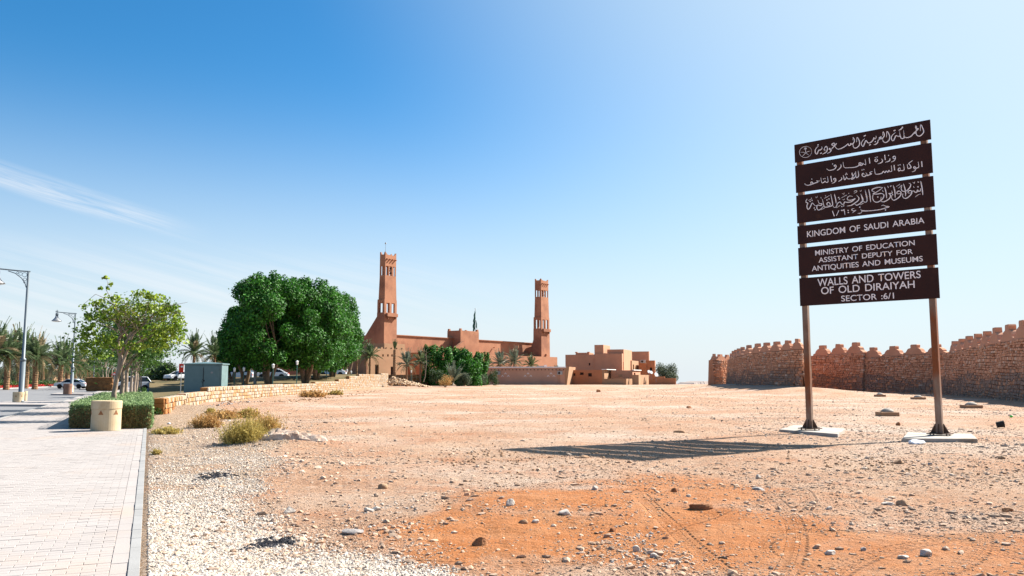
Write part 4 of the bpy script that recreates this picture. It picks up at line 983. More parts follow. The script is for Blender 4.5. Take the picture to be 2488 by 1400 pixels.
Rpx = [(2260, 289.5, 337.3), (2263.5, 345.5, 420), (2269, 426.5, 501.3), (2273.5, 507.5, 557), (2278, 567.3, 642), (2282.5, 647.4, 723.5)]
s0 = sum(splane(x, (a+b)/2)[0] for x, a, b in Lpx)/6; s1 = sum(splane(x, (a+b)/2)[0] for x, a, b in Rpx)/6
PZ = []
for (xl, a, b), (xr, c, d) in zip(Lpx, Rpx):
    zt = (splane(xl, a)[1]+splane(xr, c)[1])/2; zb = (splane(xl, b)[1]+splane(xr, d)[1])/2; PZ.append((zb, zt))
panels = []
for zb, zt in PZ:
    m = MB(); sbox(m, s0, s1, .09, .12, zb, zt); o = m.build('panel', M['board'], sg); bevel(o, .004); panels.append(o)
ztop = PZ[0][1]
for k, s in enumerate((splane(1966, 900, 0)[0]*0, SW)):
    m = MB(); sbox(m, s-.08, s+.08, -.08, .088, .10, ztop-.05); o = m.build('post', M['rust'], sg); bevel(o, .01)
    m = MB(); sbox(m, s-.28, s+.28, -.22, .22, .115, .14); o = m.build('base_plate', M['rust_dark'], sg)
    for (da, db) in ((1, 0), (-1, 0), (0, 1), (0, -1)):
        g = MB(); 
        if da: g.add([sw(s+da*.09, -.012, .141), sw(s+da*.24, -.012, .141), sw(s+da*.11, -.012, .385), sw(s+da*.09, -.012, .385), sw(s+da*.09, .012, .141), sw(s+da*.24, .012, .141), sw(s+da*.11, .012, .385), sw(s+da*.09, .012, .385)], [(0, 1, 2, 3), (7, 6, 5, 4), (1, 5, 6, 2), (3, 2, 6, 7), (0, 4, 5, 1)])
        else: g.add([sw(s-.012, db*.09, .141), sw(s-.012, db*.2, .141), sw(s-.012, db*.1, .385), sw(s-.012, db*.09, .385), sw(s+.012, db*.09, .141), sw(s+.012, db*.2, .141), sw(s+.012, db*.1, .385), sw(s+.012, db*.09, .385)], [(0, 1, 2, 3), (7, 6, 5, 4), (1, 5, 6, 2), (3, 2, 6, 7), (0, 4, 5, 1)])
        g.build('gusset', M['rust_dark'], sg)
    for da in (-.2, .2):
        for db in (-.16, .16): q = sw(s+da, db, .07); MB().tube([q, (q[0], q[1], q[2]+.09)], .018, 6).build('bolt', M['rust_dark'], sg)
# lettering ---------------------------------------------------------
def strokes(parent, lst, ox, oy, sc, wpx, name='lettering', n=.1235):
    """pen strokes traced from the photograph's panels and laid as thin raised ribbons on the panel"""
    vs, fs = [], []
    for st in lst:
        w = wpx
        if isinstance(st[0], (int, float)): w, st = st[0], st[1:]
        P = [Vector(splane(ox+x/sc, oy+y/sc)) for x, y in st]
        # Catmull-Rom smoothing
        Q = []
        if len(P) > 2:
            E_ = [P[0]*2-P[1]]+P+[P[-1]*2-P[-2]]
            for i in range(1, len(E_)-2):
                for k in range(4):
                    t = k/4; a, b, c, d = E_[i-1:i+3]; Q.append(.5*((2*b)+(c-a)*t+(2*a-5*b+4*c-d)*t*t+(3*b-a-3*c+d)*t**3))
            Q.append(P[-1])
        else: Q = P
        hw = w/sc*.5*(base+sd2*(SW/2)).length/FPX*.92
        N_ = len(Q); b0 = len(vs)
        for i, p in enumerate(Q):
            d = (Q[min(i+1, N_-1)]-Q[max(i-1, 0)]); d = d.normalized() if d.length > 1e-9 else Vector((1, 0))
            nib = .72+.38*abs(d.x*.6+d.y*.8) if N_ > 3 else 1.0
            e = min(1, .45+2.2*min(i, N_-1-i)/max(N_-1, 1)) if N_ > 3 else 1
            nv = Vector((-d.y, d.x))*hw*nib*e
            vs += [sw(*((p+nv).x, n), (p+nv).y), sw(*((p-nv).x, n), (p-nv).y)]
        for i in range(N_-1): fs.append((b0+2*i, b0+2*i+1, b0+2*i+3, b0+2*i+2))
    o = MB().add(vs, fs).build(name, M['letter'], parent)
    return o
Z1 = 2164/170.0
row1a = [[(34), (715, 805), (752, 785)], [(745, 835), (690, 880), (650, 950), (645, 1020), (675, 1070), (710, 1065), (735, 1000), (765, 950), (790, 960), (830, 930), (858, 900), (848, 845)], [(30), (800, 1062), (850, 1038)],
 [(26), (912, 930), (960, 968)], [(915, 935), (955, 860), (1000, 845), (1025, 920), (990, 1010), (930, 1050), (870, 1080)],
 [(1135, 940), (1100, 895), (1080, 925), (1110, 945), (1140, 960), (1100, 1020), (1010, 1062)], [(1130, 945), (1180, 890), (1240, 820), (1180, 805), (1160, 780), (1215, 740), (1250, 760), (1215, 820)], [(1310, 740), (1275, 790), (1240, 820)],
 [(1255, 790), (1265, 850), (1310, 910), (1380, 925), (1480, 890), (1580, 830), (1650, 770), (1665, 765), (1690, 815), (1735, 795), (1750, 745), (1775, 775), (1820, 750), (1855, 690), (1860, 630), (1820, 560), (1820, 650)],
 [(1815, 770), (1820, 830), (1850, 880), (1900, 890), (1970, 850), (2018, 770), (2005, 660), (1945, 560), (1925, 710)]]
row1b = [[(32), (110, 528), (172, 495)], [(135, 600), (65, 680), (35, 760), (90, 845), (130, 760), (165, 680), (190, 660), (240, 730), (310, 725), (370, 680), (410, 620), (425, 570), (445, 610), (490, 580), (495, 515)],
 [(30), (275, 802), (330, 778)], [(34), (452, 690), (482, 692)], [(550, 640), (545, 710), (490, 770), (420, 792)], [(550, 690), (570, 640), (620, 600), (655, 540), (595, 575), (600, 605), (660, 605), (700, 580), (745, 510), (745, 450), (710, 390), (700, 500)],
 [(700, 620), (710, 680), (770, 720), (850, 690), (912, 600), (900, 480), (830, 375), (815, 560)], [(32), (1035, 362), (1090, 336)], [(1090, 410), (1000, 490), (965, 570), (985, 650), (1030, 660), (1075, 570), (1110, 510), (1190, 530), (1225, 510), (1215, 370)],
 [(1305, 230), (1280, 290), (1190, 350)], [(1305, 230), (1320, 272)], [(1215, 370), (1240, 520), (1280, 595), (1340, 585), (1360, 540), (1340, 330)], [(1340, 330), (1365, 520), (1400, 565), (1500, 560), (1590, 510), (1660, 430), (1720, 380), (1800, 290), (1740, 300), (1735, 380)],
 [(1640, 430), (1700, 435), (1730, 400), (1660, 400)], [(1715, 290), (1722, 200), (1755, 300)], [(1740, 390), (1740, 470), (1800, 520), (1880, 500), (1962, 400), (1945, 300), (1875, 168), (1860, 360)]]
emblem = [[13]+[(350+190*math.cos(t), 1012+172*math.sin(t)-28*math.cos(t)*.4) for t in [2*math.pi*k/24 for k in range(25)]], [16, (352, 1020), (346, 915)], [18, (346, 912), (300, 925)], [18, (346, 905), (318, 880)], [18, (346, 905), (350, 872)], [18, (346, 905), (378, 884)], [18, (346, 912), (388, 918)],
 [14, (190, 1022), (280, 1025), (350, 1048), (415, 1085), (462, 1115)], [14, (490, 985), (420, 1000), (350, 1045), (300, 1095), (248, 1152)]]
strokes(panels[0], row1a, 1930, 290, Z1, 29); strokes(panels[0], row1b, 2090, 290, Z1, 28); strokes(panels[0], emblem, 1930, 290, Z1, 17, 'emblem')
row2a = [[(1225, 325), (1205, 330), (1200, 310), (1215, 298), (1228, 315), (1215, 352), (1175, 370)], [(1162, 325), (1155, 355), (1105, 374)], [12, (1140, 290), (1150, 288)], [(1097, 283), (1106, 345)], [(1062, 330), (1072, 360), (1050, 380), (1015, 392)],
 [(1005, 332), (985, 338), (980, 360), (1000, 365), (1012, 345), (1003, 332)], [11, (980, 318), (990, 315)], [11, (1000, 312), (1012, 308)], [(910, 320), (918, 388)], [(860, 335), (868, 400), (845, 395), (832, 385), (825, 405), (800, 412), (785, 395), (795, 378), (815, 385), (790, 408), (740, 432), (640, 440), (605, 432), (592, 370)],
 [(565, 395), (568, 425), (545, 455), (518, 472)], [(505, 430), (488, 425), (485, 410), (502, 408), (508, 430), (480, 460), (420, 470), (392, 450)], [12, (460, 395), (470, 392)]]
row2b = [[(1547, 360), (1552, 430)], [(1505, 368), (1512, 430), (1490, 442), (1465, 450), (1450, 440), (1460, 425), (1475, 440), (1465, 475), (1430, 490)], [(1440, 350), (1392, 385), (1405, 405), (1418, 435), (1395, 448), (1380, 445), (1372, 395)], [(1325, 395), (1335, 462), (1305, 475), (1285, 470), (1270, 480), (1262, 460), (1280, 440), (1290, 460)], [11, (1258, 410), (1268, 408)], [11, (1278, 405), (1290, 402)],
 [(1212, 405), (1219, 470)], [(1178, 412), (1184, 478), (1160, 485), (1150, 470), (1135, 495), (1118, 478), (1100, 500), (1082, 482), (1060, 508), (1000, 518), (982, 505), (974, 450)], [(950, 485), (925, 492), (920, 508), (940, 512), (905, 528), (880, 535), (860, 525)], [(868, 500), (885, 525), (855, 545), (835, 545), (822, 525), (838, 505), (850, 525)], [11, (818, 468), (828, 465)], [11, (840, 462), (850, 459)],
 [(775, 475), (782, 535), (760, 560), (748, 545), (745, 485)], [(745, 540), (720, 570), (695, 575), (740, 500)], [(700, 500), (715, 575)], [(690, 570), (660, 575), (640, 565), (632, 545)], [11, (618, 524), (628, 521)], [11, (636, 520), (645, 518)], [11, (626, 508), (636, 506)], [(632, 560), (610, 585), (595, 530)], [(572, 555), (575, 580), (535, 608)],
 [(505, 590), (485, 590), (480, 572), (500, 570), (505, 595), (485, 618), (455, 628)], [(443, 540), (455, 612)], [(402, 545), (410, 608), (385, 615), (372, 600), (360, 615), (335, 620), (322, 560)], [11, (350, 577), (360, 574)], [11, (368, 572), (378, 569)], [(310, 600), (270, 598), (290, 612), (240, 628), (215, 640), (200, 625), (215, 610), (222, 635), (170, 652), (135, 645), (128, 628)], [11, (208, 578), (218, 576)]]
strokes(panels[1], row2a+row2b, 1930, 320, 5.0, 10.5)
row3b = [[30, (1872, 260), (1912, 450), (1940, 690)], [(1870, 480), (1865, 550), (1810, 575), (1770, 530), (1760, 590), (1700, 605), (1650, 560), (1600, 590)], [(1590, 620), (1500, 630), (1480, 590), (1520, 550), (1580, 560), (1595, 630), (1540, 710), (1430, 790), (1350, 780), (1312, 720), (1325, 640)],
 [(1500, 320), (1560, 350), (1550, 430), (1470, 530), (1380, 580), (1300, 560), (1270, 480), (1295, 380)], [28, (1342, 340), (1400, 560), (1405, 725)], [(1270, 640), (1150, 650), (1140, 600), (1200, 565), (1260, 600), (1250, 700), (1150, 800), (1040, 850), (980, 800), (970, 700)], [28, (1022, 390), (1070, 560), (1085, 770)],
 [(975, 560), (995, 620), (940, 640), (890, 640), (940, 700), (910, 790), (820, 860), (720, 900), (645, 870), (650, 750)], [34, (985, 680), (1018, 680)], [28, (752, 440), (800, 600), (820, 790)], [26, (700, 455), (560, 450), (400, 500), (368, 560), (450, 590)], [26, (700, 455), (610, 530), (500, 600), (400, 645), (520, 660), (650, 640), (735, 690), (700, 800), (620, 870), (530, 910), (440, 890), (388, 800), (395, 700), (440, 640)],
 [34, (530, 750), (562, 750)], [28, (262, 510), (300, 700), (325, 910)], [28, (150, 530), (200, 700), (215, 860), (170, 910), (110, 895), (80, 860), (20, 650)], [(80, 860), (0, 945)], [12, (1120, 430), (1230, 350)], [12, (1170, 480), (1240, 430), (1280, 380)], [12, (1700, 755), (1780, 690), (1870, 655)], [16, (1765, 440), (1790, 420), (1800, 445), (1770, 450)], [14, (1650, 420), (1670, 465)], [14, (1620, 290), (1670, 325), (1690, 275)], [14, (1775, 270), (1800, 300), (1815, 265)], [14, (690, 540), (715, 590)], [14, (850, 410), (875, 470)], [14, (940, 390), (935, 430), (975, 400)],
 [24, (660, 1025), (720, 1000), (790, 1035), (900, 1050), (800, 1085), (600, 1140), (300, 1175), (60, 1165), (10, 1120)], [36, (765, 1150), (800, 1150)], [18, (60, 1165), (50, 1210), (0, 1260)]]
row3a = [[28, (2062, 280), (2105, 480), (2120, 620), (2060, 660), (1990, 630)], [28, (1932, 400), (2000, 590), (1900, 700), (1800, 750), (1745, 710)], [(1800, 440), (1870, 520), (1850, 600), (1750, 680), (1640, 750), (1500, 778)], [16, (1710, 345), (1760, 300), (1805, 305), (1790, 345), (1715, 385)], [26, (1680, 480), (1580, 465), (1510, 530), (1540, 590), (1650, 590), (1760, 540), (1640, 640), (1500, 660), (1430, 650), (1400, 715), (1340, 715), (1290, 650), (1215, 690), (1170, 790), (1110, 820), (1060, 760)],
 [30, (1225, 515), (1262, 510)], [30, (1255, 560), (1290, 555)], [28, (1110, 400), (1150, 560), (1170, 700)], [28, (1002, 410), (1040, 600), (1055, 740), (960, 790), (840, 810), (790, 770), (740, 560)], [26, (960, 780), (890, 740), (885, 690), (935, 660), (985, 720), (950, 780)], [30, (865, 592), (900, 582)], [30, (930, 560), (962, 552)], [(795, 760), (700, 860), (620, 900), (570, 840), (590, 750), (700, 760), (725, 700), (650, 700), (600, 590)], [(620, 740), (520, 765), (435, 680), (390, 750), (340, 850), (290, 872), (262, 780), (290, 680), (240, 665), (240, 600), (275, 555)],
 [30, (345, 635), (380, 625)], [30, (410, 605), (440, 596)], [32, (475, 835), (505, 835)], [32, (500, 890), (535, 885)], [30, (1325, 795), (1358, 785)], [30, (1385, 775), (1415, 765)], [12, (800, 540), (960, 450)], [12, (1330, 520), (1500, 430)], [12, (290, 610), (400, 555), (400, 510)], [13, (700, 890), (820, 830)], [13, (1165, 835), (1300, 750)], [13, (1910, 740), (2020, 680)], [12, (830, 440), (850, 480)], [12, (520, 490), (560, 520), (590, 465)], [12, (690, 500), (710, 540)], [12, (1350, 380), (1400, 410), (1420, 360)], [12, (1550, 370), (1560, 400)], [12, (1890, 300), (1930, 320), (1950, 280)], [12, (1360, 560), (1400, 590), (1430, 545)],
 [26, (1050, 925), (1112, 1092)], [20, (1252, 908), (1172, 1078)], [26, (1325, 885), (1335, 918), (1412, 905), (1440, 1052)], [24, (1412, 905), (1412, 870)], [32, (1520, 915), (1555, 910)], [32, (1530, 978), (1562, 972)], [22, (1730, 852), (1670, 860), (1650, 900), (1720, 925), (1780, 905), (1720, 945), (1668, 992)], [24, (1930, 880), (1970, 925), (2100, 932), (2164, 930)], [22, (1965, 925), (1930, 990), (1835, 1005)], [34, (1880, 812), (1915, 806)]]
strokes(panels[2], row3b, 2090, 420, Z1, 27); strokes(panels[2], row3a, 1940, 440, Z1, 27)
def english(parent, body, p0, p1, capx):
    """p0,p1: baseline start and end on the photograph, capx: rows of the cap line at both ends (zoomed sheet coordinates)"""
    k = 2.745; c0 = splane(1900+p0[0]/k, 270+p0[1]/k); c1 = splane(1900+p1[0]/k, 270+p1[1]/k); t0 = splane(1900+p0[0]/k, 270+capx[0]/k); t1 = splane(1900+p1[0]/k, 270+capx[1]/k)
    cu = bpy.data.curves.new('text', 'FONT'); cu.body = body; cu.size = 1; cu.offset = .006; cu.space_word = 1.45; o = bpy.data.objects.new('text', cu); S.collection.objects.link(o)
    bpy.context.view_layer.update(); me = bpy.data.meshes.new_from_object(o); bpy.data.objects.remove(o)
    n = len(me.vertices); co = np.empty(n*3, dtype=np.float32); me.vertices.foreach_get('co', co); co = co.reshape(-1, 3); x0, x1 = co[:, 0].min(), co[:, 0].max(); H = .72 if False else np.percentile(co[:, 1], 98); lo_ = 0.0
    out = []
    for x, y, _ in co:
        f = (x-x0)/(x1-x0); s = c0[0]+(c1[0]-c0[0])*f; zb = c0[1]+(c1[1]-c0[1])*f; zt = t0[1]+(t1[1]-t0[1])*f; out += sw(s, .1235, zb+(zt-zb)*y/H)
    me.vertices.foreach_set('co', np.array(out, dtype=np.float32)); me.materials.clear(); me.materials.append(M['letter']); me.name = 'lettering'; me.update(); return link('lettering', me, parent)
english(panels[3], 'KINGDOM OF SAUDI ARABIA', (168, 842), (951, 747), (802, 708))
english(panels[4], 'MINISTRY OF EDUCATION', (222, 964), (886, 894), (930, 860))
english(panels[4], 'ASSISTANT DEPUTY FOR', (245, 1011), (873, 951), (978, 919))
english(panels[4], 'ANTIQUITIES AND MUSEUMS', (200, 1068), (940, 1001), (1034, 966))
english(panels[5], 'WALLS AND TOWERS', (238, 1170), (926, 1112), (1120, 1064))
english(panels[5], 'OF OLD DIRAIYAH', (262, 1222), (886, 1178), (1176, 1130))
english(panels[5], 'SECTOR :6/1', (396, 1270), (748, 1250), (1232, 1211))
# concrete pads the posts stand on
def pad(label, pts, h):
    P = [GG(*p) for p in pts]; c = sum((Vector(p) for p in P), Vector())/4
    m = MB(); m.prism([(p.x-c.x, p.y-c.y) for p in P], -.12, [h+.01*(k % 2) for k in range(4)]); o = m.build('concrete_pad', M['concrete'], loc=c); bevel(o, .015, 2); return tag(o, label, 'concrete pad', 'concrete pads under the sign posts')
pad('thin concrete pad under the shorter left post of the sign', [(1893, 1049), (2036, 1064), (2053, 1050), (1930, 1040)][::1], .09)
pad('thin concrete pad under the right post of the sign beside small rubble', [(2192, 1074), (2376, 1077), (2362, 1062), (2206, 1058)], .09)

# ================================================================== FOREGROUND POST, LAMPS, BOX
def stone_pot(px, py, w, h, label, m='pot', group='round cast stone bollards'):
    P = G(px, py); s = P.y/FPX; r_ = w*s/2; H = h*s
    t = thing('bollard', P, label, 'bollard', group)
    MB().lathe([(r_*.97, 0), (r_*.98, .02*H), (r_*.97, .70*H), (r_*.965, .715*H)], 40).build('body', M[m], t, smooth=False)
    o = MB().lathe([(r_*.965, .718*H), (r_*1.0, .735*H), (r_*1.0, .97*H), (r_*.985, .995*H), (r_*.93, H)], 40); q = o.build('rim', M[m], t)
    for k in range(6):
        a = 2*math.pi*k/6-math.pi/2+.08; rr_ = r_*.985; tz, bz, ww = .69*H, .54*H, .085*H
        pts = [(rr_*math.cos(a), rr_*math.sin(a), tz), (rr_*math.cos(a-ww/r_), rr_*math.sin(a-ww/r_), bz), (rr_*math.cos(a+ww/r_), rr_*math.sin(a+ww/r_), bz)]
        pts2 = [(x*1.006, y*1.006, z) for x, y, z in pts]
        MB().add([(x*.99, y*.99, z) for x, y, z in pts]+pts2, [(3, 4, 5), (0, 1, 4, 3), (1, 2, 5, 4), (2, 0, 3, 5)]).build('triangle_inset', M['terracotta'], t)
    return t
stone_pot(256.5, 1046, 68, 71, 'large cream stone bollard with triangle insets in front of the hedge')
stone_pot(44, 977, 25, 24, 'cream stone bollard at the foot of the nearest lamp post')
stone_pot(58.5, 974, 13, 23, 'narrower cream bollard half hidden beside the one at the nearest lamp post')
stone_pot(164, 958, 20, 25, 'reddish shaded stone bollard at the foot of the middle lamp post', 'pot_shaded')
stone_pot(173.5, 954, 10, 17, 'cream bollard half hidden behind the reddish shaded one', 'pot')
def lamp(px, pyb, pyt, label):
    P = G(px, pyb); t = thing('street_lamp', P, label, 'street lamp', 'tall grey street lamps along the path'); H = zat(P.y, pyt); s = H/8.4
    MB().lathe([(.21*s, 0), (.20*s, .1), (.165*s, .12), (.16*s, 2.6*s)], 14).build('base_shaft', M['lamp'], t, smooth=True)
    MB().lathe([(.175*s, 2.6*s), (.175*s, 2.75*s), (.10*s, 2.8*s), (.075*s, H)], 12).build('pole', M['lamp'], t, smooth=True)
    d = Vector((-.93, -.37, 0)).normalized()
    def q(a, z): return (d.x*a*s, d.y*a*s, z)
    arm = MB(); arm.tube([q(-.1, H), q(.5, H+.02), q(1.9, H+.12)], .045*s, 6); arm.tube([q(1.75, H-.05), q(1.75, H+.35*s)], .03*s, 5); arm.tube([q(1.62, H+.22*s), q(1.88, H+.22*s)], .025*s, 5)
    arm.build('arm', M['lamp'], t)
    br = MB(); br.tube([q(.09, H-1.05*s), q(.16, H-.8*s), q(.38, H-.45*s), q(.75, H-.15*s), q(1.15, H-.02)], .028*s, 5)
    for c_, r_ in ((.26, .12), (.22, .09), (.5, .08), (.3, .07)): pass
    for (a, z, r_) in ((.22, -.22, .14), (.18, -.52, .09), (.45, -.17, .10), (.62, -.1, .06), (.2, -.72, .05)): br.tube([q(a+r_*math.cos(k*math.pi/5), H+z*s+r_*s*math.sin(k*math.pi/5)) for k in range(11)], .016*s, 4, False)
    br.build('scroll_bracket', M['lamp'], t)
    c = q(1.75, H); sh = MB(); sh.lathe([(.04*s, .0), (.13*s, -.02*s), (.15*s, -.12*s), (.13*s, -.30*s), (.10*s, -.32*s)][::-1], 12, c); sh.build('lamp_cap', M['lamp'], t)
    g = MB(); g.lathe([(.50*s, -.86*s), (.48*s, -.80*s), (.36*s, -.70*s), (.20*s, -.50*s), (.14*s, -.32*s)], 18, c); g.build('lamp_shade', M['lamp_bowl'], t, smooth=True)
    g = MB(); g.lathe([(.25*s, -.93*s), (.42*s, -.885*s), (.44*s, -.862*s)], 14, c); g.build('lens', M['glass'], t, smooth=True)
lamp(50, 977, 660, 'nearest tall grey street lamp with scroll bracket at the left edge of the frame')
lamp(173, 955, 762, 'middle street lamp left of the leafy tree')
lamp(226, 944, 862, 'farthest street lamp mostly hidden behind the leafy tree')
# utility cabinet on the lawn
bp = onlawn(446, 957); Yb = bp.y; bang = math.atan2(UY.y, UY.x)*.12
Wb = (538-446)/FPX*Yb; Hb = zat(Yb, 886)-bp.z; ub = thing('utility_cabinet', bp, 'grey green double door metal utility cabinet behind the stone wall', 'cabinet', rz=R(-3)); Db = 1.1
MB().box(0, 0, -.3, Wb, Db, Hb).build('body', M['green_box'], ub)
m = MB(); m.box(-.07, -.09, Hb, Wb+.07, Db+.09, Hb+.07); m.add([(-.07, -.09, Hb+.071), (Wb+.07, -.09, Hb+.071), (Wb+.07, Db+.09, Hb+.071), (-.07, Db+.09, Hb+.071), (Wb*.5, Db*.5, Hb+.19)], [(0, 1, 4), (1, 2, 4), (2, 3, 4), (3, 0, 4)]); m.build('roof', M['green_box'], ub)
for k in (0, 1):
    x0 = Wb*(.10+.42*k)+(.012*k); x1 = Wb*(.10+.42*(k+1)); d = bevel(MB().box(x0, -.035, .08, x1, -.002, Hb-.08).build('door', M['green_box'], ub), .006)
    for z in (.35, Hb-.4): xh = x0-.0 if k == 0 else x1; MB().tube([(xh, -.045, z-.06), (xh, -.045, z+.06)], .014, 6).build('hinge', M['green_box'], d)
xm = Wb*.52; MB().tube([(xm-.01, -.055, .5), (xm-.01, -.055, Hb*.62), (xm-.01, -.055, Hb-.2)], .014, 5).build('lock_bar', M['dark'], ub)
MB().box(xm+.02, -.07, Hb*.42, xm+.09, -.037, Hb*.47).build('padlock', M['dark'], ub)
MB().tube([(xm-.02, -.06, Hb*.5), (xm-.12, -.1, Hb*.42), (xm-.02, -.06, Hb*.36)], .01, 4).build('chain', M['dark'], ub)
m = MB(); m.add([(Wb*.74+.085*math.cos(a), -.038, Hb*.72+.085*math.sin(a)*(1.1 if math.sin(a) > 0 else .8)) for a in [2*math.pi*k/10 for k in range(10)]], [tuple(range(9, -1, -1))]); m.build('warning_sticker', M['kerb'], ub)
# ================================================================== HEDGE
hd0, hd1 = 26.2, 46.0
def hp(u, v): return PF(u, v)
Pc = G(362, 1044); uH = Pc.dot(Vector((UX.x, UX.y, 0))); vH = Pc.dot(Vector((UY.x, UY.y, 0)))
Pl = G(165, 1042); vL = Pl.dot(Vector((UY.x, UY.y, 0)))
# the clipped box: near face square to the view, running along the path
A_, B_ = Vector(G(168, 1041)[:2]), Vector(G(366, 1041)[:2]); Lh = 21.0
hedge = thing('hedge', (A_.x, A_.y, 0), 'clipped grey green box hedge around the leafy tree trunks behind the cream bollard', 'hedge')
e1 = (B_-A_); e2 = UX.copy(); Wn = e1.length
core = MB(); c0 = Vector((0, 0)); ins = .16
q = [e1*(ins/Wn)+e2*ins, e1*(1-ins/Wn)+e2*ins, e1*(1-ins/Wn)+e2*(Lh-ins), e1*(ins/Wn)+e2*(Lh-ins)]; core.prism([tuple(p) for p in q], 0, .66); core.build('twig_core', M['hedge_core'], hedge)
def hedge_pts(n, rng_):
    P = []; D = []
    Ht = .80
    k = rng_.random(n); a = rng_.random(n); b = rng_.random(n)
    out = np.zeros((n, 3)); dn = np.zeros((n, 3))
    bump_ = lambda s, t: .07*(fbm(s*2.2, t*2.2, 3, 5)-.5)
    for i in range(n):
        if k[i] < .40: s, t, z, d = a[i], b[i]**1.5*Lh, Ht, (0, 0, 1)
        elif k[i] < .60: s, t, z, d = a[i], 0, (1-b[i]**1.6)*Ht, (0, -1, .1)
        else: s, t, z, d = 1.0, a[i]**1.5*Lh, b[i]*Ht, (.9, .2, .1)
        if k[i] > .95: s, d = 0.0, (-1, 0, .1)
        out[i] = (*(e1*s+e2*t), z); dn[i] = d
    # round the top edge
    s = rng_.normal(0, .035, (n, 3)); out = out+s-dn*np.abs(rng_.normal(0, .03, (n, 1)))
    nz = fbm(out[:, 0]*2.5+out[:, 2], out[:, 1]*2.5+out[:, 2]*2, 3, 7)-.5; out += dn*nz[:, None]*.16
    top = out[:, 2] > .74; out[top, 2] -= .06*np.exp(-np.abs(out[top, 1])*2)
    return out, dn
Pp, Dn = hedge_pts(30000, rng); V, F = leaf_cloud(Pp, .055, Dn*.6, .7); link('foliage', mesh_np('foliage', V, F, [M['hedge']]), hedge)
n = 9000; a_, b_ = rng.random(n), rng.beta(1.2, 1.9, n)*.72; Q = np.array([(*(e1*a), b) for a, b in zip(a_, b_)]); Q[:, 1] -= rng.normal(.0, .05, n); V, F = leaf_cloud(Q, .05, np.tile([[0, -.6, .1]], (n, 1)), .5); link('front_shade_foliage', mesh_np('front_shade_foliage', V, F, [M['hedge_shade']]), hedge)  # browner leaves on the near face only, carrying its shade in their colour
# ================================================================== LEAFY TREES OF THE PATH
def fig_tree():
    P = G(277, 1000); Yt = 33.0; P = at(276, 917, Yt); P.z = 0
    t = thing('tree', P, 'nearest leafy tree with pale forking trunk and yellow green heart shaped leaves above the hedge', 'tree', 'row of trees along the path')
    def L(px, py, dy=0.0): q = at(px, py, Yt+dy); return q-P
    mb = MB(); r = random.Random(9)
    def path(pts, r0, r1, k=7): n = len(pts); mb.tube([L(*p) for p in pts], [r0+(r1-r0)*(i/(n-1))**.8 for i in range(n)], k)
    path([(276, 985), (277, 955), (284, 920), (290, 890), (293, 865), (291, 850)], .10, .07, 10)
    path([(283, 925), (296, 885), (310, 850), (322, 815), (345, 790), (372, 770)], .08, .025)
    path([(292, 865), (286, 845), (288, 825), (296, 812), (290, 790), (281, 765), (275, 745)], .085, .025)
    path([(293, 862), (302, 838), (312, 822), (326, 800), (333, 780), (352, 762)], .075, .02)
    path([(310, 850, 0), (330, 835, .3), (355, 822, .5), (380, 812, .8), (400, 800, 1)], .05, .015, 5)
    path([(312, 822), (300, 800), (292, 780), (284, 758), (278, 742)], .05, .015, 5)
    path([(291, 852), (282, 846), (275, 852), (262, 838)], .06, .02, 5)
    path([(278, 745), (268, 722), (258, 705), (262, 690), (258, 672)], .02, .006, 4)
    path([(275, 742), (255, 725), (232, 715), (205, 738)], .018, .006, 4)
    for k in range(44):
        a = (r.uniform(280, 350), r.uniform(770, 835), r.uniform(-.4, .4)); b = (a[0]+r.uniform(-85, 110), a[1]-r.uniform(-5, 80), r.uniform(-1.2, 1.2)); m_ = ((a[0]+b[0])/2, (a[1]+b[1])/2+r.uniform(-14, 8), (a[2]+b[2])/2); path([a, m_, b], .022, .005, 4)
    mb.build('trunk', M['bark'], t, smooth=True)
    # foliage clusters (photograph columns/rows, half sizes)
    cl = [(296, 762, 40, 22), (356, 744, 38, 20), (395, 760, 36, 26), (428, 792, 24, 22), (446, 828, 14, 10), (400, 726, 14, 9), (405, 815, 34, 20), (250, 765, 38, 26), (215, 800, 26, 18), (222, 836, 36, 22), (198, 846, 20, 14), (238, 862, 26, 12), (262, 826, 34, 18), (376, 806, 40, 22), (332, 786, 28, 16), (385, 840, 26, 16), (345, 715, 26, 10), (372, 722, 20, 10), (285, 728, 30, 12), (240, 738, 20, 9), (200, 818, 16, 14), (205, 745, 12, 5), (262, 700, 5, 4), (245, 700, 6, 3), (256, 675, 6, 4), (268, 690, 6, 5), (440, 800, 14, 16), (215, 770, 14, 6), (415, 750, 18, 14), (432, 768, 16, 12), (300, 840, 60, 12)]
    pts = []; nr = []
    for (cx, cy, hx, hy) in cl:
        n = int(40+hx*hy*.24); c = L(cx, cy); sx = hx/FPX*Yt; sz = hy/FPX*Yt; sy = min(max(sx, sz)*1.1, 1.3)
        d = rng.normal(size=(n, 3)); d /= np.linalg.norm(d, axis=1)[:, None]; rad = np.clip(rng.normal(.78, .30, n), .1, 1.3)[:, None]
        if hx < 17: n2 = int(8+hx*1.5); d = d[:n2]; rad = rad[:n2]
        pts.append(np.array(c)[None, :]+d*rad*np.array([sx, sy, sz])); nr.append(d)
    P_ = np.concatenate(pts); D = np.concatenate(nr); V, F = leaf_cloud(P_, .125, D*.5+np.array([0, -.2, .3]), .85, .3)
    link('crown', mesh_np('crown', V, F, [M['leaf_fig']]), t); return t
fig_tree()
labs = ['second tree of the path row with its trunk rising from the hedge', 'third tree of the path row just beyond the hedge middle', 'fourth tree of the path row', 'fifth tree of the path row with thin reddish trunk', 'sixth tree of the path row', 'seventh tree of the path row', 'eighth tree of the path row standing farthest away']
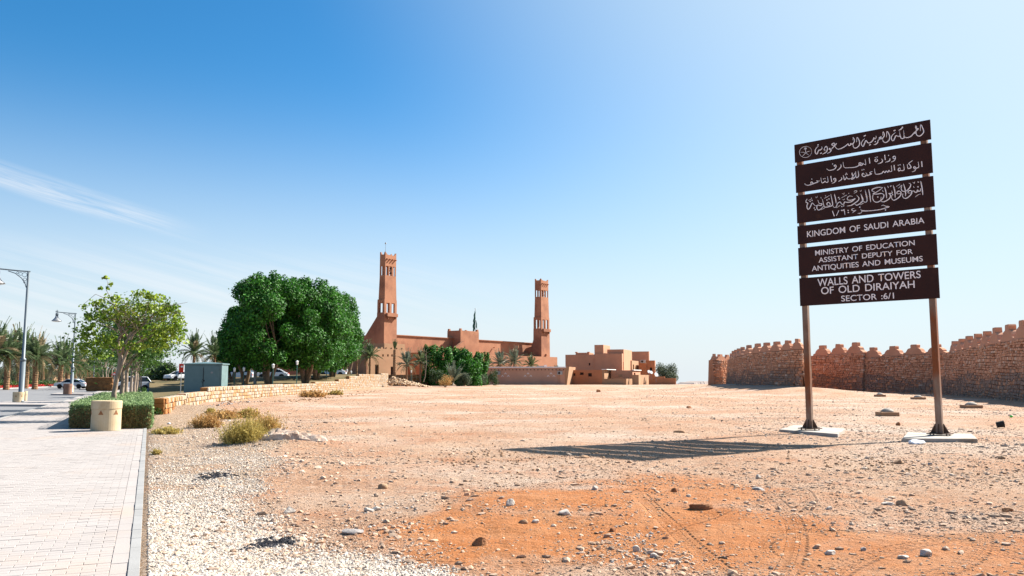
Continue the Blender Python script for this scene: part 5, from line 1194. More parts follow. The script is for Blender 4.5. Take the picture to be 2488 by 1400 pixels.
for k, (px, Y) in enumerate(((297, 40), (309, 47), (321, 58), (330, 66), (334, 76), (339, 90), (342, 108))):
    P = at(px, 917, Y); P.z = 0
    tree('tree', P, 5.2, 1.75 if k else 2.6, labs[k], M['leaf_row'], M['bark'], (2600-180*k) if k else 5200, .15+.012*k, 40+k, 'row of trees along the path', trunk_h=.40, tr=.12, lobes=14, lr=.42, low=-.55)
# bare trunked pale trees behind the brown hedge block, left of the row
for k, px in enumerate((250, 258, 264, 271, 280)):
    P = at(px, 917, 118+k*6); P.z = 0
    tree('street_tree', P, 6.0, 2.4, 'slender pale trunked tree beyond the brown block, %s of five' % ('leftmost', 'second from left', 'middle', 'second from right', 'rightmost')[k], M['leaf_row'], M['bark'], 1500, .2, 80+k, 'pale trunked trees across the car park', trunk_h=.5, tr=.11, lobes=12, lr=.45)
# ================================================================== BIG DARK TREES
def bigtree(px, Y, pyt, w, label, seed, nleaf=26000, trunkpx=None, low=-.45, h_low=901, cz_f=None):
    P = lawn_at(px, Y); H = zat(Y, pyt+20)-P.z; rx = w/2/FPX*Y; zl = zat(Y, h_low)-P.z
    rz_ = (H-zl)/2; cz = zl+rz_
    r = random.Random(seed); L = []
    for k in range(64):
        a = r.uniform(0, 2*math.pi); hh = r.uniform(-.92, .92); qd = math.sqrt(1-hh*hh)**.75; f = r.uniform(.6, .9); s = rx*r.uniform(.16, .27)
        L.append((rx*qd*math.cos(a)*f, rx*qd*math.sin(a)*f, cz+rz_*hh*.86, s*r.uniform(.8, 1.25), s, s*r.uniform(.8, 1.25)))
    for k in range(24):   # upright plumes that make the ragged top
        a = r.uniform(0, 2*math.pi); f = r.uniform(0, .75); s = rx*r.uniform(.07, .13); L.append((rx*math.cos(a)*f, rx*math.sin(a)*f, cz+rz_*math.sqrt(1-f*f)*.93, s, s, s*1.9))
    return tree('shade_tree', P, H, rx, label, M['leaf_big'], M['bark_dark'], int(nleaf*1.25), .27, seed, 'big dark green trees on the lawn', trunk_h=.26, tr=.42, stems=3, crown=L, inner=.12, aspect=.62)
bigtree(652, 89, 659, 228, 'big dark green tree forming the left top of the dense lawn clump', 101, 32000)
bigtree(742, 94, 668, 215, 'big dark green tree in the middle of the dense lawn clump', 102, 32000)
bigtree(806, 117, 692, 150, 'big dark green tree forming the right side of the lawn clump', 103, 24000)
bigtree(596, 97, 722, 125, 'big dark green tree on the left flank of the lawn clump', 104, 20000)
bigtree(768, 108, 735, 200, 'big dark green tree filling the back of the lawn clump', 107, 20000, h_low=900)
bigtree(843, 142, 762, 72, 'smaller dark tree at the right edge of the lawn clump beside the palms', 105, 8000, h_low=870)
bigtree(565, 104, 800, 70, 'low dark tree behind the cabinet at the left edge of the lawn clump', 106, 8000, h_low=905)
# ================================================================== PALMS
def frond_mesh(name, L=3.4, droop=.9, rise=.9, n=26, leaf=.5, seed=0, m='frond', wid=.035):
    r = random.Random(seed); v = []; f = []; mi = []; pts = []
    for i in range(n+1):
        t = i/n; pts.append(Vector((L*t*(1-.12*t), 0, rise*t*1.5-droop*2.1*t*t)))
    for i in range(n):          # stalk
        w0, w1 = .05*(1-i/n)+.008, .05*(1-(i+1)/n)+.008; b = len(v); v += [pts[i]+Vector((0, -w0, 0)), pts[i]+Vector((0, w0, 0)), pts[i+1]+Vector((0, w1, 0)), pts[i+1]+Vector((0, -w1, 0))]; f.append((b, b+1, b+2, b+3)); mi.append(1)
    for i in range(3, n+1):
        t = i/n; ll = leaf*(math.sin(min(1, (t*1.15+.12))*math.pi)**.6+.12)
        for s in (-1, 1):
            for q in (0, 1):
                p = pts[i]-(pts[i]-pts[i-1])*(.5*q); d = Vector((.55+r.uniform(-.1, .1), s*(.75+r.uniform(-.1, .1)), .32+r.uniform(-.28, .12))).normalized()*ll*r.uniform(.85, 1.1)
                d2 = d+Vector((0, 0, -ll*.22)); w = Vector((.5, -.2*s, .55)).normalized()*wid; b = len(v); v += [p-w, p+w, p+d*.6+w*.8, p+d2, p+d*.6-w*.8]; f += [(b, b+1, b+2, b+3, b+4)]; mi.append(0)
    return mesh_np(name, [tuple(p) for p in v], f, [M[m], M['rachis']], midx=mi)
FR = {}
for kind, mm in (('green', 'frond'), ('dry', 'frond_dry'), ('grey', 'frond_grey')):
    FR[kind] = [frond_mesh('frond', 3.4, d, rs, seed=k, m=mm) for k, (d, rs) in enumerate(((.30, 1.35), (.65, 1.1), (1.05, .75), (1.35, .35)))]
def palm_trunk(h, r0, r1, seed, lean=(0, 0)):
    r = random.Random(seed); prof = []; n = int(h/.16); pts = []; rad = []
    for i in range(n+1):
        t = i/n; pts.append((lean[0]*t*t, lean[1]*t*t, h*t-.15)); rad.append((r0+(r1-r0)*t)*(1+(.10 if i % 2 else -.03))+(r.uniform(-.01, .01)))
    return MB().tube(pts, rad, 9).mesh('trunk', M['palm_bark'])
def palm(name, P, h, label, group, seed, nf=34, s=1.0, r0=.30, parts=True, dry=.25, kind='green', lean=(0, 0), minel=-55, maxel=75):
    r = random.Random(seed); t = thing(name, P, label, 'palm', group)
    link('trunk', palm_trunk(h, r0, r0*.85, seed, lean), t)
    vs, fs, mi = [], [], []; base_ = 0
    for k in range(nf):
        q = (k+.5)/nf; el = R(minel+(maxel-minel)*(1-q)**.8+r.uniform(-8, 8)); az = k*2.399963+r.uniform(-.2, .2); sc = s*r.uniform(.85, 1.1)*(1 if el > 0 else .88)
        bend = 0 if el > R(50) else 1 if el > R(22) else 2 if el > R(-10) else 3
        kd = 'dry' if (q > .8 and r.random() < dry*2) or r.random() < dry*.35 else kind; me = FR[kd][bend]
        loc = Vector((lean[0], lean[1], h-.15)); M_ = Matrix.Translation(loc) @ Matrix.Rotation(az, 4, 'Z') @ Matrix.Rotation(-el*.75, 4, 'Y') @ Matrix.Rotation(r.uniform(-.3, .3), 4, 'X') @ Matrix.Scale(sc, 4)
        if parts: o = link('frond', me, t); o.matrix_local = M_
        else:
            vv = np.empty(len(me.vertices)*3, dtype=np.float32); me.vertices.foreach_get('co', vv); vv = vv.reshape(-1, 3); A = np.array(M_); vv = vv@A[:3, :3].T+A[:3, 3]
            fs += [tuple(i+base_ for i in p.vertices) for p in me.polygons] if me.name not in FC else [tuple(i+base_ for i in p) for p in FC[me.name]]; FC.setdefault(me.name, [tuple(p.vertices) for p in me.polygons]); mi += [(2 if kd == 'dry' and p < 900 else 0) if m_ == 0 else 1 for p, m_ in enumerate(MI[me.name])] if me.name in MI else [0]*len(me.polygons)
            vs.append(vv); base_ += len(vv)
    if not parts: link('crown', mesh_np('crown', np.concatenate(vs), fs, [M['frond' if kind != 'grey' else 'frond_grey'], M['rachis'], M['frond_dry']], midx=mi), t)
    return t
FC = {}; MI = {}
for L_ in FR.values():
    for me in L_: a = np.empty(len(me.polygons), dtype=np.int32); me.polygons.foreach_get('material_index', a); MI[me.name] = list(a)
# palms on the central reserve, near ones with separate fronds
g = 'date palms on the central reserve'
for k, (px, Y, pyc, s) in enumerate(((17, 118, 862, 1.35), (45, 136, 856, 1.5), (64, 132, 862, 1.35), (86, 122, 866, 1.3))):
    P = at(px, 917, Y); P.z = 0; palm('date_palm', P, zat(Y, pyc), ('first', 'second', 'third', 'fourth')[k]+' thick trunked date palm from the left edge, on the bed across the road', g, 20+k, 48, s, .40, True, .35, minel=-50, maxel=72)
for k, (px, Y, pyc, s) in enumerate(((-22, 116, 858, 1.6), (-60, 120, 858, 1.6))):
    P = at(px, 917, Y); P.z = 0; palm('date_palm', P, zat(Y, pyc), ('date palm whose fronds reach in at the very left edge of the frame', 'outermost date palm beyond the left edge of the frame')[k], g, 24+k, 44, s, .38, True, .35)
far = ((147, 150, 880, 'date palm right of the gap over the white car'), (164, 172, 884, 'date palm behind the middle lamp post'), (182, 190, 888, 'date palm just right of the middle lamp post'), (196, 215, 892, 'date palm between the middle lamp and the leafy tree'), (104, 190, 893, 'small far date palm in the gap above the white car'), (210, 240, 895, 'far date palm left of the leafy tree, lower one'), (222, 262, 898, 'farthest date palm beside the far lamp post'), (236, 285, 900, 'distant date palm above the brown block'))
for k, (px, Y, pyc, lab) in enumerate(far):
    P = at(px, 917, Y); P.z = 0; palm('date_palm', P, zat(Y, pyc), lab, g, 30+k, 50, 1.5, .42, False, .35)
# palms near the mosque
gm = 'palms around the mosque garden'
for k, (px, Y, pyc, pyb, s, nf, lab, kd, parts) in enumerate((
    (470, 112, 856, 925, .95, 36, 'palm rising above the left end of the cabinet roof', 'green', True),
    (520, 128, 862, 925, 1.15, 36, 'palm between the cabinet roof and the dark clump', 'green', True),
    (866, 150, 852, 920, 1.1, 34, 'palm standing against the shaded gatehouse flank', 'green', True),
    (898, 150, 866, 917, .95, 30, 'palm before the sunlit gatehouse doorway', 'green', True),
    (832, 155, 862, 920, .95, 24, 'palm half hidden in the right edge of the dark clump', 'green', False),
    (988, 150, 884, 921, .95, 30, 'bushy palm right of the gatehouse', 'grey', True),
    (1021, 160, 880, 921, 1.0, 26, 'dark palm left of the green thicket', 'green', False),
    (1215, 200, 884, 900, 1.15, 34, 'left palm behind the low building roof', 'grey', False),
    (1249, 196, 880, 900, 1.2, 34, 'middle palm behind the low building roof', 'grey', False),
    (1290, 200, 888, 900, .95, 30, 'small right palm behind the low building roof', 'green', False),
    (1185, 204, 889, 900, .85, 24, 'palm at the right end of the green thicket', 'green', False))):
    P = at(px, 917, Y); P.z = gzs(P.x, P.y) if Y > 160 else lawn_z(P.x, P.y)
    palm('palm', P, zat(Y, pyc)-P.z, lab, gm, 50+k, nf, s, .20, parts, .3, kd, minel=-42, maxel=80)
# closed, newly planted palm with bound fronds before the minaret
P = at(958, 917, 158); P.z = 0; t = thing('bound_palm', P, 'tall slim palm with short upright tuft in front of the taller minaret', 'palm'); h_ = zat(158, 848)
link('trunk', palm_trunk(h_, .33, .26, 3), t)
for k in range(16):
    o = link('frond', FR['green'][0], t); o.matrix_local = Matrix.Translation((0, 0, h_-.2)) @ Matrix.Rotation(k*2.4, 4, 'Z') @ Matrix.Rotation(-R(62+k % 5*5), 4, 'Y') @ Matrix.Scale(.62, 4)
# big stemless palm by the planter
P = at(1102, 917, 150); P.z = .8; t = thing('low_palm', P, 'silvery stemless palm fanning out above the curved planter wall', 'palm')
for k in range(22):
    o = link('frond', FR['grey'][0 if k % 3 else 1], t); o.matrix_local = Matrix.Rotation(k*2.4, 4, 'Z') @ Matrix.Rotation(-R(22+k % 6*9), 4, 'Y') @ Matrix.Scale(1.15, 4)
# thicket of upright dark trees behind the planter
r = random.Random(12)
for k, (px, w, pyt, Y) in enumerate(((1048, 44, 838, 165), (1072, 50, 842, 162), (1098, 46, 845, 168), (1122, 50, 848, 166), (1148, 44, 856, 172), (1172, 40, 858, 174), (1140, 60, 880, 158))):
    P = at(px, 917, Y); P.z = 0; H = zat(Y, pyt); rx = w/2/FPX*Y
    L = [(rx*r.uniform(-.8, .8), rx*r.uniform(-.8, .8), H*(.12+.72*j/16), rx*.36, rx*.36, rx*.62) for j in range(17)]+[(rx*r.uniform(-.7, .7), rx*r.uniform(-.5, .5), H*r.uniform(.8, .93), rx*.18, rx*.18, rx*.45) for j in range(7)]
    tree('thicket_tree', P, H, rx, 'upright dark green tree of the thicket, %s' % ('first from its left end', 'second from its left end', 'third from its left end', 'fourth from its left end', 'fifth from its left end', 'last at its right end', 'the lowest one in front')[k], M['leaf_big'], M['bark_dark'], 5200, .36, 60+k, 'thicket of upright trees behind the planter wall', crown=L, trunk_h=.2, tr=.15, inner=.1)
# bare thin tree
P = at(1030, 917, 152); P.z = .8; t = thing('bare_tree', P, 'thin bare whitish tree left of the green thicket', 'tree'); mb = MB(); ht = zat(152, 848)-.8
limb(mb, (0, 0, 0), (.35, 0, ht), .09, .02, .04, 6, 2, 5)
for k in range(9): a = Vector((.05*k/2, 0, ht*(.35+.07*k))); limb(mb, a, a+Vector((r.uniform(-1.3, 1.3), r.uniform(-.6, .6), r.uniform(.2, 1.1))), .03, .008, .1, 3, k, 4)
mb.build('trunk', M['bark'], t)
# shrubs
def shrub(px, Y, pyt, w, label, m='leaf_grey', seed=0, n=1500, size=.2, group=None, zb=None, nm='shrub', cat='shrub', dens=8, flat=1.0):
    P = at(px, 917, Y); P.z = gzs(P.x, P.y) if zb is None else zb; H = zat(Y, pyt)-P.z; rx = w/2/FPX*Y; r = random.Random(seed)
    t = thing(nm, P, label, cat, group); L = [(rx*r.uniform(-.6, .6), rx*r.uniform(-.6, .6), H*r.uniform(.16, .78), rx*.45, rx*.45, H*.24) for _ in range(dens)]
    Q, D = lobes_points(L, n, .4); Q[:, 2] = np.maximum(Q[:, 2], .02); V, F = leaf_cloud(Q, size, D, .5); link('foliage', mesh_np('foliage', V, F, [M[m]]), t)
    mb = MB()
    for k in range(6): q = L[r.randrange(dens)]; limb(mb, (0, 0, -.1), (q[0]*.7, q[1]*.7, q[2]), .05, .015, .15, 3, seed+k, 4)
    mb.build('stems', M['bark_dark'], t); return t
gs = 'shrubs along the central reserve'
for k in range(14):
    p = respt(1.15+k*.17, 1.2); col = px_ = None
    Yq = p.y; t = None
    d = Vector((p.x, p.y)); P = Vector((p.x, p.y, .03)); rr2 = random.Random(k); H = 1.15+rr2.uniform(-.2, .3)
    lab = 'low green shrub on the bed across the road, %s counted from the left' % ('first', 'second', 'third', 'fourth', 'fifth', 'sixth', 'seventh', 'eighth', 'ninth', 'tenth', 'eleventh', 'twelfth', 'thirteenth', 'fourteenth')[k]
    t = thing('reserve_shrub', P, lab, 'shrub', gs); L = [(rr2.uniform(-1.0, 1.0), rr2.uniform(-.7, .7), H*rr2.uniform(.3, .7), .8, .8, .45) for _ in range(6)]
    Q, D = lobes_points(L, 900, .3); Q[:, 2] = np.maximum(Q[:, 2], .02); V, F = leaf_cloud(Q, .2, D, .6); link('foliage', mesh_np('foliage', V, F, [M['leaf_row' if k % 3 else 'leaf_dark']]), t)
n = 5200; tt = rng.uniform(.6, 3.9, n); off = np.abs(rng.normal(.35, .22, n)); Q = np.array([(*respt(a, b), rng.uniform(.06, .42)) for a, b in zip(tt, off)])
V, F = leaf_cloud(Q, .17, None, .9); tag(link('red_flowers', mesh_np('red_flowers', V, F, [M['flower']])), kind='stuff')
shrub(1200, 172, 896, 26, 'dull green shrub at the left end of the low building', 'leaf_dark', 1, 1500, .22)
shrub(1168, 168, 900, 30, 'loose grey green shrub right of the planter wall', 'leaf_grey', 2, 1500, .2); shrub(1186, 175, 904, 22, 'small dark shrub between the planter wall and low building', 'leaf_dark', 3, 1200, .2)
shrub(1082, 138, 909, 40, 'straw coloured dry bush in front of the curved planter wall', 'dry_bush', 4, 1300, .14, dens=12)
shrub(1620, 196, 880, 56, 'rounded grey green tree behind the far right yard wall', 'leaf_grey', 5, 6500, .3, nm='small_tree', cat='tree', dens=16); shrub(1345, 196, 883, 36, 'low green bush behind the low building roof at its right end', 'leaf_dark', 6, 2500, .25, zb=0)
shrub(407, 130, 882, 70, 'broad dark tree between the leafy tree and the red sign', 'leaf_dark', 7, 9000, .28, nm='small_tree', cat='tree', dens=18); shrub(380, 150, 868, 50, 'dark tree behind the leafy tree crown on its right', 'leaf_dark', 8, 5000, .3, nm='small_tree', cat='tree', dens=14)
shrub(348, 52, 934, 28, 'fresh green shrub at the far end of the box hedge', 'leaf_row', 9, 2500, .07, zb=0, dens=10)
shrub(535, 140, 825, 60, 'mid green tree behind the palm beside the dark clump', 'leaf_row', 10, 6000, .32, nm='small_tree', cat='tree', dens=16); shrub(1060, 150, 893, 40, 'dark undergrowth bush in the planter below the bare tree', 'leaf_dark', 13, 2500, .22, zb=.6, dens=10)
shrub(1128, 156, 900, 40, 'yellow green bush at the right end of the planter wall', 'leaf_grey', 14, 2600, .2, zb=0, dens=10)
for k, px in enumerate((300, 340, 240)):
    shrub(px, 270, 895, 130, ('far tree belt tree behind the path row, middle', 'far tree belt tree behind the path row, right', 'far tree belt tree behind the path row, left')[k], 'leaf_dark', 90+k, 5000, .5, 'far trees at the end of the road', zb=0, nm='far_tree', cat='tree', dens=18)
for k, px in enumerate((10, -60, 60, 110)):
    shrub(px, 300, 888, 150, 'hazy far tree behind the palms across the road, %s' % ('near the left edge', 'cut by the frame edge', 'left of the gap', 'below the gap')[k], 'leaf_grey', 95+k, 3500, .5, 'far trees behind the palms', zb=0, nm='far_tree', cat='tree', dens=14)
# brown dead hedge blocks
def dead_block(px0, px1, py0, py1, label, seed):
    P = G((px0+px1)/2, py1); w = (px1-px0)/FPX*P.y; h = (py1-py0)/FPX*P.y; r = random.Random(seed); bm = bmesh.new(); bmesh.ops.create_cube(bm, size=1); bmesh.ops.subdivide_edges(bm, edges=bm.edges[:], cuts=9, use_grid_fill=True)
    for v in bm.verts:
        n_ = float(fbm(np.array([v.co.x*3+v.co.y*2+seed]), np.array([v.co.z*9+v.co.y]), 3, 3)[0])-.5; v.co.x *= 1+.22*n_; v.co.y *= 1+.25*n_; v.co.z += .05*n_
        v.co = Vector((v.co.x*w*.95, v.co.y*w*.7, (v.co.z+.5)*h)); v.co += Vector((r.uniform(-1, 1), r.uniform(-1, 1), r.uniform(-1, 1)))*.03
    me = bpy.data.meshes.new('dead_hedge'); bm.to_mesh(me); bm.free(); me.materials.append(M['dead_hedge']); o = link('dead_hedge', me, None, P, R(10)); return tag(o, label, 'hedge', 'brown dried hedge blocks')
dead_block(215, 278, 918, 950, 'large brown dried hedge block left of the leafy tree trunks', 1); dead_block(341, 369, 923, 942, 'brown dried hedge block right of the thin trunks', 2); dead_block(386, 408, 924, 943, 'squarish brown dried hedge block left of the red sign', 3); dead_block(425, 441, 925, 942, 'reddish brown block at the foot of the red sign', 4)
# ================================================================== CARS
def car(P, L, yaw, label, paint, wheels=True, suv=False):
    t = thing('parked_car', P, label, 'car', 'cars parked beyond the path', yaw); s = L/4.6; W_ = 1.76*s
    if not suv: low = [(-2.3, .35), (-2.28, .72), (-2.1, .88), (-1.2, .96), (1.35, .98), (2.0, .9), (2.28, .75), (2.3, .35)]; cab = [(-1.25, .95), (-.45, 1.40), (.35, 1.46), (1.0, 1.38), (1.75, .97)]
    else: low = [(-2.3, .4), (-2.28, .85), (-2.1, 1.0), (-1.2, 1.08), (2.2, 1.1), (2.3, .9), (2.3, .4)]; cab = [(-1.25, 1.06), (-.6, 1.68), (.3, 1.76), (1.7, 1.72), (2.15, 1.08)]
    def ext(mb, prof, w0, w1, zt):
        n = len(prof); zs = [z for _, z in prof]; z0, z1 = min(zs), max(zs); v = []
        for sgn in (-1, 1):
            for x, z in prof: f = (z-z0)/(z1-z0+1e-6); v.append((x*s, sgn*(w0+(w1-w0)*f)*s, z*s))
        mb.add(v, [tuple(range(n)), tuple(range(2*n-1, n-1, -1))]+[(i+n, (i+1) % n+n, (i+1) % n, i) for i in range(n)])
    b = MB(); ext(b, low, .88, .82, 0); o = b.build('body', M[paint], t); bevel(o, .06*s, 3)
    b = MB(); ext(b, cab, .80, .60, 0); g = b.build('window_glass', M['car_glass'], t); bevel(g, .04*s, 2)
    b = MB(); top = max(z for _, z in cab); rx0, rx1 = cab[1][0]+.02, cab[-2][0]-.02; b.add([((x)*s, y*s, z*s) for x, y, z in [(rx0, -.63, top-.07), (rx1, -.63, top-.09), (rx1, .63, top-.09), (rx0, .63, top-.07), (rx0+.1, -.58, top+.02), (rx1-.1, -.58, top+.0), (rx1-.1, .58, top+.0), (rx0+.1, .58, top+.02)]], [(3, 2, 1, 0), (4, 5, 6, 7), (0, 1, 5, 4), (1, 2, 6, 5), (2, 3, 7, 6), (3, 0, 4, 7)])
    bevel(b.build('roof', M[paint], t), .03*s)
    for x0, x1 in ((cab[0][0], cab[1][0]), (.25, .22), (cab[-1][0], cab[-2][0])):
        for sg_ in (-1, 1): z0 = cab[0][1]; MB().tube([(x0*s, sg_*.81*s, z0*s), (x1*s, sg_*.63*s, (top-.05)*s)], .045*s, 4).build('pillar', M[paint], t)
    for x in (-1.42, 1.38):
        for sg_ in (-1, 1):
            w = link('wheel', None, t, (x*s, sg_*.80*s, .32*s)); 
            m = MB(); m.lathe([(.20*s, -.1*s), (.31*s, -.1*s), (.33*s, -.05*s), (.33*s, .05*s), (.31*s, .1*s), (.20*s, .1*s)], 18); q = m.build('tyre', M['tyre'], w); q.rotation_euler = (math.pi/2, 0, 0)
            m = MB(); m.lathe([(.20*s, -.09*s), (.21*s, 0), (.20*s, .09*s)], 12); q = m.build('rim', M['rim'], w); q.rotation_euler = (math.pi/2, 0, 0)
            # dark arch above each wheel
            MB().add([(.40*s*math.cos(a)+x*s, sg_*.886*s, .32*s+.40*s*math.sin(a)) for a in [math.pi*k/10 for k in range(11)]], [tuple(range(11))]).build('wheel_arch', M['dark'], t)
    for sg_ in (-1, 1): MB().box(-2.31*s, (sg_*.62-.16)*s, .62*s, -2.2*s, (sg_*.62+.16)*s, .78*s).build('headlight', M['glass'], t); MB().box(2.2*s, (sg_*.66-.14)*s, .68*s, 2.31*s, (sg_*.66+.14)*s, .84*s).build('tail_light', M['red'], t)
    return t
P = G(174, 944.5, -.12); P.z = -.125; car(P, 73/FPX*P.y*1.0, R(4), 'white saloon car passing behind the reddish bollard', 'car_white')
for px, Y, L, yaw, lab, pt, suv in ((437, 128, 4.6, 60, 'white car half hidden by the cabinet beside the red sign', 'car_white', False), (412, 134, 4.6, 62, 'white car between the squarish brown hedge block and the red sign', 'car_silver', False), (321, 112, 4.8, 35, 'white and dark pickup seen through the thin tree trunks', 'car_silver', True), (377, 140, 4.6, 60, 'pale car left of the squarish brown hedge block', 'car_white', False)):
    P = at(px, 917, Y); P.z = -.12 if px < 370 else lawn_z(P.x, P.y)-.1; car(P, L, R(yaw), lab, pt, suv=suv)
for px, Y, L, yaw, lab, pt, suv in ((572, 118, 5.0, 5, 'dark blue and white car parked under the dark trees', 'car_silver', True), (662, 128, 4.8, 8, 'pale car parked behind the trunks of the dark trees', 'car_white', False), (808, 140, 4.6, 3, 'pale car at the right of the dark tree clump', 'car_white', False)):
    P = at(px, 917, Y); P.z = lawn_z(P.x, P.y)-.3; car(P, L, R(yaw), lab, pt, suv=suv)
# ================================================================== SMALL STREET FURNITURE
def red_sign():
    Y = 62.0; P = lawn_at(440, Y); t = thing('red_sign', P, 'small red sign board with a white mark on a thin post beside the cabinet', 'sign'); h = zat(Y, 884)-P.z
    MB().tube([(0, 0, -.3), (0, 0, h)], .035, 6).build('post', M['lamp_bowl'], t); w = .19; z0 = zat(Y, 905)-P.z; bevel(MB().box(-w*.9, -.05, z0, w*.9, -.035, h).build('board', M['red'], t), .004)
    zz = zat(Y, 891)-P.z; MB().add([(.05+.10*math.cos(a), -.053, zz+.07*math.sin(a)) for a in [2*math.pi*k/12 for k in range(12)]], [tuple(range(11, -1, -1))]).build('white_disc', M['white'], t)
red_sign()
def garden_lamp(px, Y, pyt, label, k):
    P = lawn_at(px, Y) if px < 900 else Vector((at(px, 917, Y).x, Y, .8)); t = thing('garden_lamp', P, label, 'garden lamp', 'green post garden lamps'); h = zat(Y, pyt)-P.z
    MB().tube([(0, 0, -.2), (0, 0, h-.45)], .05, 6).build('post', M['green_post'], t); MB().lathe([(.05, h-.45), (.10, h-.40), (.13, h-.12), (.17, h-.10), (.03, h)], 8).build('lantern', M['glass'], t)
for k, (px, Y, pyt, lab) in enumerate(((569, 84, 893, 'green post garden lamp left of the dark trunks'), (592, 86, 892, 'second green post garden lamp left of the dark trunks'), (663, 80, 884, 'green garden lamp left of the forked dark trunks'), (721, 82, 876, 'green garden lamp between the dark trunks'), (813, 116, 869, 'tallest green garden lamp at the right of the clump'), (793, 110, 886, 'white topped garden lamp right of the dark trunks'), (843, 130, 898, 'small garden lamp before the shaded gatehouse flank'), (853, 132, 901, 'smallest garden lamp before the shaded gatehouse flank'), (999, 150, 900, 'short white garden lamp behind the planter wall'))): garden_lamp(px, Y, pyt, lab, k)
P = lawn_at(620, 92); t = thing('stone_pillar', P, 'pale square pillar with a wide cap under the dark trees', 'pillar'); h = zat(92, 883)-P.z; MB().box(-.14, -.14, -.2, .14, .14, h-.3).build('shaft', M['concrete'], t); MB().box(-.22, -.22, h-.3, .22, .22, h).build('cap', M['concrete'], t)
P = at(277, 917, 100); P.z = 0; t = thing('warning_sign', P, 'triangular white and red traffic sign behind the leafy tree', 'sign'); z0 = zat(100, 912); z1 = zat(100, 904); w = .42
MB().tube([(0, 0, 0), (0, 0, z0)], .03, 5).build('post', M['lamp_bowl'], t); MB().add([(-w, 0, z0), (w, 0, z0), (0, 0, z1), (-w, .02, z0), (w, .02, z0), (0, .02, z1)], [(0, 1, 2), (5, 4, 3), (0, 3, 4, 1), (1, 4, 5, 2), (2, 5, 3, 0)]).build('board', M['red'], t); MB().add([(-w*.6, -.004, z0+.08), (w*.6, -.004, z0+.08), (0, -.004, z1-.14)], [(0, 1, 2)]).build('face', M['white'], t)
# flagpole with furled green flag behind the hall
Yf = 275; P = at(1154, 917, Yf); P.z = 0; t = thing('flagpole', P, 'flagpole with furled green flag rising behind the mosque hall', 'flagpole'); h = zat(Yf, 752)
MB().tube([(0, 0, 0), (0, 0, h)], [.2, .08], 8).build('pole', M['lamp_bowl'], t); MB().lathe([(.02, 0), (.22, .12), (.02, .4)], 8, (0, 0, h)).build('ball', M['lamp_bowl'], t)
m = MB(); n = 14; rad = [.1, .2, .24, .27, .3, .33, .33, .36, .34, .38, .36, .38, .32, .28, .15]; m.tube([(-.12-.03*k+.10*math.sin(k*1.7), -.1, h-.6-(k/n)*(h-.6-zat(Yf, 806))) for k in range(n+1)], rad, 7); m.tube([(.2, -.1, h-3.6), (.45, -.12, h-4.8), (.4, -.1, h-5.8), (.6, -.1, h-6.4)], [.08, .18, .2, .06], 6); m.build('flag', M['flag'], t)
# water tank on the low building
P = at(1320, 917, 189); P.z = zat(189, 893.5); o = MB().box(-1.4, -.5, 0, .1, .5, zat(189, 889)-P.z).build('water_tank', M['lamp_bowl'], loc=P); tag(o, 'pale water tank on the roof of the low building', 'water tank'); o = MB().box(.15, -.5, 0, .8, .5, zat(189, 887)-P.z).build('roof_unit', M['white'], loc=P); tag(o, 'white box on the low building roof beside the tank', 'roof box')
def dish(px, py, Y, r_, label):
    P = at(px, py, Y); t = thing('satellite_dish', P, label, 'satellite dish', 'satellite dishes on the houses'); m = MB(); m.lathe([(r_*.1, 0), (r_*.5, r_*.06), (r_*.85, r_*.2), (r_, r_*.32)], 14); q = m.build('bowl', M['white'], t); q.rotation_euler = (R(65), 0, R(25)); MB().tube([(0, 0, -1.6), (0, .1, 0)], .05, 5).build('mount', M['lamp'], t)
dish(1576.5, 904, 187.5, .42, 'white satellite dish left of the arched window'); dish(1582, 905.5, 187.5, .40, 'white satellite dish tilted below the arched window'); dish(1594, 911, 189, .5, 'pale satellite dish at the right foot of the arched window house')
# ================================================================== DIRT FIELD THINGS
def chunk(bm_seed, sx, sy, sz, sub=2, rough_=.22, flat=0):
    r = random.Random(bm_seed); bm = bmesh.new(); bmesh.ops.create_icosphere(bm, subdivisions=sub, radius=.5)
    pl = [(Vector((r.gauss(0, 1), r.gauss(0, 1), r.gauss(0, 1))).normalized(), r.uniform(.27, .42)) for _ in range(9)]
    for v in bm.verts:
        for n_, d in pl:
            q = v.co.dot(n_)-d
            if q > 0: v.co -= n_*q
        v.co += Vector((r.uniform(-1, 1), r.uniform(-1, 1), r.uniform(-1, 1)))*.018
        v.co = Vector((v.co.x*sx, v.co.y*sy, v.co.z*sz))
    me = bpy.data.meshes.new('rock'); bm.to_mesh(me); bm.free(); return me
M['rock_pale'] = mat('pale_rock', (.64, .56, .48), (.72, .65, .57), 9, rough=.9, bump=.5, bscale=25); M['rock_tan'] = mat('tan_rock', (.46, .27, .15), (.56, .36, .22), 8, rough=.9, bump=.5, bscale=25); M['rock_red'] = mat('reddish_rock', (.38, .15, .06), (.46, .21, .09), 8, rough=.9, bump=.5, bscale=25); M['rock_grey'] = mat('greyish_rock', (.36, .33, .32), (.46, .41, .38), 8, rough=.9, bump=.5, bscale=25)
